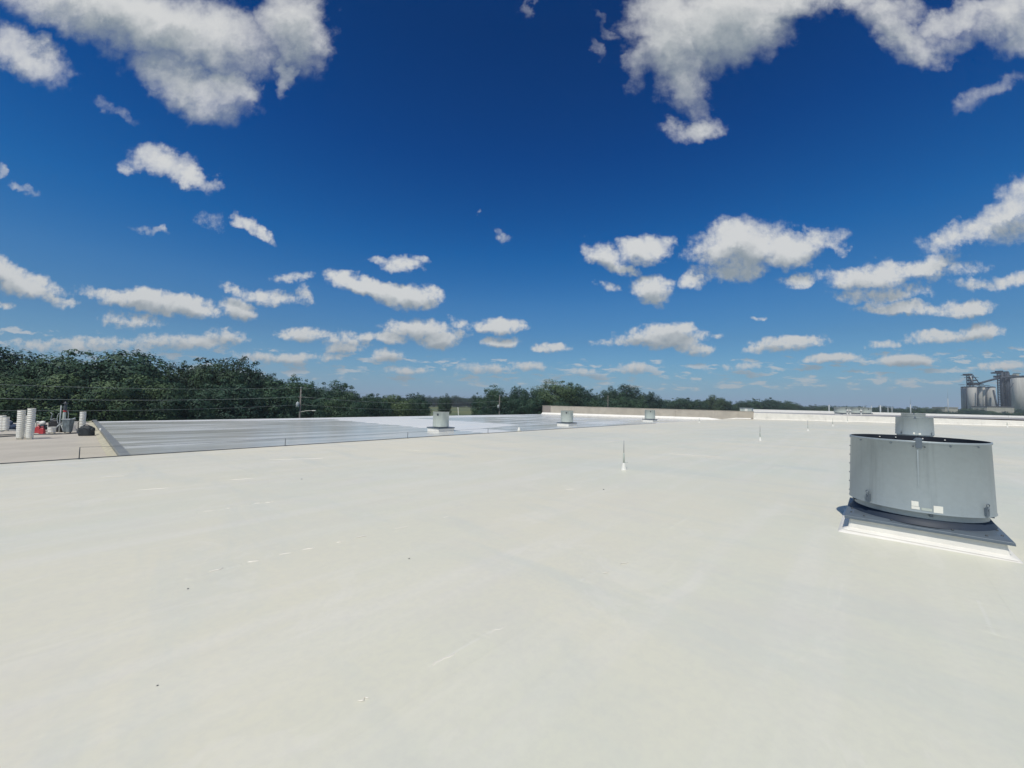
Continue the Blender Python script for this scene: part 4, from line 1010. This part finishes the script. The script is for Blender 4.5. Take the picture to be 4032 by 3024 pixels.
FX += [(2814, 1558, 262), (3031, 1568, 300), (2970, 1571, 310)]
for i, a in enumerate(sorted(FX)):
    tree(a[0], a[1], a[2], trnd.choice(['oak', 'bush', 'oak']), trnd.uniform(.9, 1.25), '%s tree from the left in the tree line above the concrete parapet' % ordinal(i), 'tree line above the concrete parapet')
# far treeline behind the pasture and on the right horizon
x = 1440; i = 0
while x < 2160:
    tree(x, 1574 - trnd.uniform(8, 16) , 520 + trnd.uniform(-25, 25), trnd.choice(['oak', 'bush']), trnd.uniform(1.3, 1.8), '%s tree from the left in the distant line beyond the pasture' % ordinal(i), 'distant trees beyond the pasture')
    x += trnd.uniform(18, 30); i += 1
x = 3135; i = 0
while x < 4120:
    h = 1602 + (x - 3135) * .0195
    tree(x, h - trnd.uniform(4, 11), 430 + trnd.uniform(-30, 20), trnd.choice(['oak', 'bush', 'bush']), trnd.uniform(1.0, 1.5), '%s tree from the left in the low far line on the right horizon' % ordinal(i), 'low far trees on the right horizon')
    x += trnd.uniform(20, 32); i += 1
x = 3130; i = 0
while x < 4120:
    h = 1602 + (x - 3135) * .0195
    tree(x, h + trnd.uniform(3, 9), 330 + trnd.uniform(-20, 20), 'bush', trnd.uniform(1.3, 1.9), '%s bushy tree from the left in front of the far right tree line' % ordinal(i), 'bushy trees before the far right tree line', name='shrub')
    x += trnd.uniform(34, 50); i += 1

# ---------------------------------------------------------------- utility poles and wires
def pole_at(u, t, htop, label, lamp=False, trans=True):
    p = wp(u, t, 0); root = empty('utility_pole', (p.x, p.y, 0), label, 'utility pole', 'wooden utility poles before the wood', BROT)
    H = EYE + htop
    mb = MB(); mb.tube([(0, 0, -.5), (0, 0, H)], .17, 10, r1=.11); mb.build('pole', M_WOOD, root)
    mb = MB(); mb.tube([(0, 0, H - .1), (0, 0, H + .35)], .05, 8); mb.lathe([(.05, 0), (.09, .05), (.05, .1), (.09, .15), (.03, .22)], 10, c=(0, 0, H + .05)); mb.build('insulator', M_GREYP, root)
    if trans:
        mb = MB(); mb.lathe([(.2, -.75), (.26, -.7), (.26, .0), (.2, .08), (.06, .1), (.06, .25)], 14, c=(-.42, 0, H - 2.4)); mb.tube([(-.2, 0, H - 2.7), (0, 0, H - 2.7)], .04, 6); mb.build('transformer', M_GREYP, root)
    mb = MB(); mb.box(-.06, .06, -.9, .9, H - 1.5, H - 1.38); mb.build('crossarm', M_WOOD, root)
    if lamp:
        mb = MB(); mb.tube([(0, 0, H - 4.0), (.8, -.6, H - 3.75), (1.5, -1.2, H - 3.7)], .04, 8); mb.build('lamp_arm', M_PLASTIC, root)
        mb = MB(); mb.blob((1.75, -1.4, H - 3.72), (.38, .22, .09), 1, .05, 12, 8); mb.build('lamp_head', M_PLASTIC, root)
    return root
PLS = [(-27, 'a'), (23.2, 'b'), (71.5, 'c'), (128, 'd')]
pole_at(-27, 72, 1.4, 'wooden utility pole outside the left edge carrying the wires')
pole_at(23.2, 72, 1.4, 'wooden utility pole with transformer and white street lamp arm before the wood', lamp=True)
pole_at(71.5, 72, 1.25, 'grey utility pole with transformer between the middle trees')
pole_at(128, 72, 2.6, 'pale utility pole among trees above the concrete parapet', trans=False)
for dz, lab in ((1.62, 'top overhead wire crossing in front of the wood'), (.05, 'middle overhead wire crossing in front of the wood'), (-1.3, 'lowest overhead wire crossing in front of the wood')):
    mb = MB()
    for (a, _), (b, _) in zip(PLS[:3], PLS[1:3]):
        A, B = wp(a, 72, dz), wp(b, 72, dz); pts = []
        for k in range(21): f = k / 20; p = A.lerp(B, f); p.z -= 4 * .95 * f * (1 - f); pts.append(p)
        mb.tube(pts, .014 if dz != .05 else .020, 5)
    mb.build('overhead_wire', M_WIRE, label=lab, category='overhead wire', group='overhead wires in front of the wood')
# leaning pole in the pasture and steel masts on the right horizon
a, b = at(1808, 1640, 170), at(1803, 1603, 172)
mb = MB(); mb.tube([(a.x, a.y, 0), tuple(b)], .16, 8, r1=.10); mb.build('leaning_pole', M_PLASTIC, label='thin pale leaning pole in the pasture behind the nearest round vent', category='pole')
for px, yt, Y, r, lab in ((3264, 1594, 230, .38, 'short pale pole left of the far vent drums'), (3431, 1597, 260, .30, 'thin pale pole just right of the far vent drums'), (3466, 1596, 250, .5, 'thick pale pole between far vents and the big fan'),
                          (3584, 1561, 300, .50, 'tall tapered pale pole rising above the big fan'), (3731, 1530, 380, .45, 'tallest thin mast left of the silos'), (3496, 1603, 260, .22, 'thin faint pole, first of a small pair left of the big fan'),
                          (3512, 1604, 262, .22, 'thin faint pole, second of a small pair left of the big fan'), (3400, 1600, 270, .2, 'thin pole rising behind the far vent drums')):
    p = at(px, yt, Y); root = empty('steel_pole', (p.x, p.y, 0), lab, 'pole', 'pale poles on the right horizon')
    if px in (3584, 3731):
        mb = MB(); mb.tube([(0, 0, 0), (0, 0, p.z * .68)], r, 8, r1=r * .7); mb.build('pole', M_GREYP, root)
        mb = MB(); mb.tube([(0, 0, p.z * .68), (0, 0, p.z)], r * .22, 6, r1=r * .08); mb.build('antenna', M_GREYP, root)
    else:
        mb = MB(); mb.tube([(0, 0, 0), (0, 0, p.z)], r, 8, r1=r * .8); mb.build('pole', M_GREYP, root)
        if px == 3466: mb = MB(); mb.box(-1.4, 1.4, -.12, .12, p.z - 1.0, p.z - .7); mb.build('crossarm', M_GREYP, root)

# ---------------------------------------------------------------- grain elevator
def vcyl(name, px, wpx, ytop, Y, mat, parent=None, seg=32, label=None):
    c = at(px, ytop, Y); th = math.atan((px - CX) / FPX); r = wpx / FPX * Y * math.cos(th) / 2
    mb = MB(); mb.lathe([(r, 0), (r, c.z), (r * .98, c.z + .2)], seg, c=(c.x, c.y, 0)); o = mb.build(name, mat, parent)
    mb = MB(); mb.lathe([(r * 1.02, c.z - .5), (r * 1.03, c.z + .35), (r * .6, c.z + .9)], seg, c=(c.x, c.y, 0)); mb.build('silo_cap', M_ELEV, parent)
    return o, c, r
ge = bpy.data.objects.new('grain_elevator', None); COL.objects.link(ge); ge['category'] = 'grain elevator'
ge['label'] = 'left group of pale concrete grain silos with dark head tower and conveyor'
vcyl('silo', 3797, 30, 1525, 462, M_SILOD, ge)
vcyl('silo', 3827, 44, 1524, 448, M_SILO, ge)
vcyl('silo', 3858, 20, 1524, 452, M_SILO, ge)
vcyl('silo', 3872, 20, 1524, 455, M_SILO, ge)
vcyl('silo', 3900, 40, 1525, 452, M_SILO, ge)
def beam(px0, y0, px1, y1, Y0, Y1, w, name, mat, parent):
    a, b = at(px0, y0, Y0), at(px1, y1, Y1); mb = MB(); mb.tube([a, b], w, 6); return mb.build(name, mat, parent)
for n_, px, y in ((1, 3806, 1600), (2, 3849, 1600), (3, 3882, 1600)):
    beam(px, 1524, px, 1612, 440, 440, .55, 'downpipe', M_ELEV, ge)
beam(3911, 1537, 3926, 1600, 445, 436, .8, 'outer_leg', M_ELEV, ge)
# lattice head tower
def lattice(name, px0, px1, ytop, ybot, Y, parent, bays, dep=5.0, r=.3, mat=M_ELEV):
    A, B = at(px0, ytop, Y), at(px1, ytop, Y); zb = at(px0, ybot, Y).z; mb = MB()
    cs = [(A.x, A.y), (B.x, B.y), (B.x + dep * .6, B.y + dep), (A.x + dep * .6, A.y + dep)]
    for c in cs: mb.tube([(c[0], c[1], zb), (c[0], c[1], A.z)], r, 5)
    for k in range(bays + 1):
        z = zb + (A.z - zb) * k / bays
        for i in range(4):
            a, b = cs[i], cs[(i + 1) % 4]; mb.tube([(a[0], a[1], z), (b[0], b[1], z)], r * .7, 4)
            if k < bays: mb.tube([(a[0], a[1], z), (b[0], b[1], z + (A.z - zb) / bays)], r * .55, 4)
    return mb.build(name, mat, parent)
lattice('head_tower', 3815, 3830, 1476, 1521, 448, ge, 6)
def slab_at(name, px0, px1, y0, y1, Y, dep, mat, parent):
    a, b = at(px0, y0, Y), at(px1, y1, Y); mb = MB(); mb.box(a.x, b.x, a.y, a.y + dep, b.z, a.z); return mb.build(name, mat, parent)
slab_at('head_box', 3814, 3830, 1471, 1478, 447, 6, M_ELEV, ge)
slab_at('landing', 3809, 3834, 1475.5, 1477, 446, 7, M_ELEV, ge)
slab_at('landing', 3824, 3853, 1485, 1487, 446, 7, M_ELEV, ge)
slab_at('landing', 3826, 3851, 1495, 1500, 447, 5, M_ELEV, ge)
slab_at('distributor', 3829, 3858, 1506, 1517, 447, 6, M_ELEV, ge)
slab_at('catwalk', 3785, 3803, 1514, 1515.4, 447, 3, M_ELEV, ge)
slab_at('catwalk', 3864, 3898, 1516.5, 1518.5, 447, 4, M_ELEV, ge)
slab_at('bearing_box', 3862, 3874, 1511, 1514, 447, 4, M_ELEV, ge)
beam(3821, 1480, 3834, 1518, 446, 446, .55, 'spout', M_GREYP, ge)
beam(3831, 1478, 3858, 1512, 447, 447, .4, 'brace', M_ELEV, ge)
beam(3828, 1496, 3829, 1518, 446, 446, .9, 'leg_casing', M_ELEV, ge)
g2 = bpy.data.objects.new('grain_elevator', None); COL.objects.link(g2); g2['category'] = 'grain elevator'
g2['label'] = 'large grey silo block at the right edge with dark lattice tower'
vcyl('silo', 4012, 62, 1486, 470, M_SILO, g2, 40)
vcyl('silo', 4075, 62, 1484, 470, M_SILO, g2, 40)
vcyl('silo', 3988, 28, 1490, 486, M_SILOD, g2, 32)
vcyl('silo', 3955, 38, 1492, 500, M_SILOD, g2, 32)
lattice('stair_tower', 3937, 3955, 1468, 1600, 452, g2, 14, r=.42)
lattice('leg_tower', 3960, 3973, 1468, 1600, 450, g2, 12, r=.5)
slab_at('head_house', 3934, 3974, 1464, 1470, 450, 8, M_ELEV, g2)
slab_at('head_house', 3938, 3950, 1459, 1466, 450, 5, M_ELEV, g2)
slab_at('head_house', 3964, 3972, 1462, 1468, 450, 5, M_ELEV, g2)
slab_at('gallery', 3936, 4000, 1478, 1487, 450, 6, M_ELEV, g2)
beam(3946, 1466, 3946, 1600, 449, 449, 1.0, 'leg_casing', M_ELEV, g2)
beam(3968, 1466, 3970, 1600, 449, 449, 1.0, 'leg_casing', M_ELEV, g2)
beam(3975, 1478, 4004, 1480, 447, 447, .5, 'catwalk', M_ELEV, g2)
beam(3990, 1508, 3976, 1532, 446, 446, .35, 'stair_rail', M_ELEV, g2)
beam(3990, 1470, 4018, 1470, 447, 447, .35, 'handrail', M_ELEV, g2)
slab_at('motor_house', 4002, 4014, 1472, 1482, 452, 4, M_SHED, g2)
cb = bpy.data.objects.new('conveyor_bridge', None); COL.objects.link(cb); cb['category'] = 'conveyor'; cb['label'] = 'dark sloping conveyor bridge linking the two silo groups'
beam(3856, 1509, 3938, 1487, 445, 447, 1.1, 'conveyor_tube', M_ELEV, cb)
beam(3936, 1487, 4060, 1480, 446, 448, 1.1, 'conveyor_tube', M_ELEV, cb)
def shed(px0, px1, y0, Y, dep, label, roofm):
    a, b = at(px0, y0, Y), at(px1, y0, Y); root = empty('shed', (a.x, a.y, 0), label, 'shed'); w = b.x - a.x; h = a.z
    k = 4
    for i in range(k):
        mb = MB(); mb.box(w * i / k + .02, w * (i + 1) / k - .02, 0, dep, 0, h - .8 ); mb.build('wall', M_SHED, root)
    mb = MB(); mb.box(-.3, w + .3, -.4, dep + .3, h - .8, h - .2); mb.build('roof', roofm, root)
    mb = MB(); mb.box(w * .55, w * .68, -.08, .0, h * .35, h * .62); mb.build('window', M_ELEV, root)
    return root
shed(3886, 3993, 1599, 415, 14, 'long low pale shed at the foot of the silos', M_SHEDR)
shed(3721, 3771, 1602, 400, 12, 'small beige building among trees left of the silos', M_SHED)
x = 3700; i = 0
while x < 4120:
    tree(x, 1622 + (x - 3700) * .012 - trnd.uniform(0, 6) - (8 if 3820 < x < 3890 else 0), 372 + trnd.uniform(-12, 12), 'bush', trnd.uniform(.9, 1.4), '%s bush from the left at the foot of the silos and sheds' % ordinal(i), 'bushes at the foot of the silos', name='shrub')
    x += trnd.uniform(20, 30); i += 1

# ---------------------------------------------------------------- thin summer haze
mb = MB(); mb.box(-900, 1100, -120, 900, -1.0, 62.0); hz_o = mb.build('haze', [], kind='stuff')
hm = bpy.data.materials.new('haze_air'); hm.use_nodes = True; ht = hm.node_tree; ht.nodes.clear()
pv = ht.nodes.new('ShaderNodeVolumePrincipled'); pv.inputs['Color'].default_value = (.78, .86, .95, 1); pv.inputs['Density'].default_value = HAZE
ho = ht.nodes.new('ShaderNodeOutputMaterial'); ht.links.new(pv.outputs[0], ho.inputs['Volume']); hz_o.data.materials.append(hm)
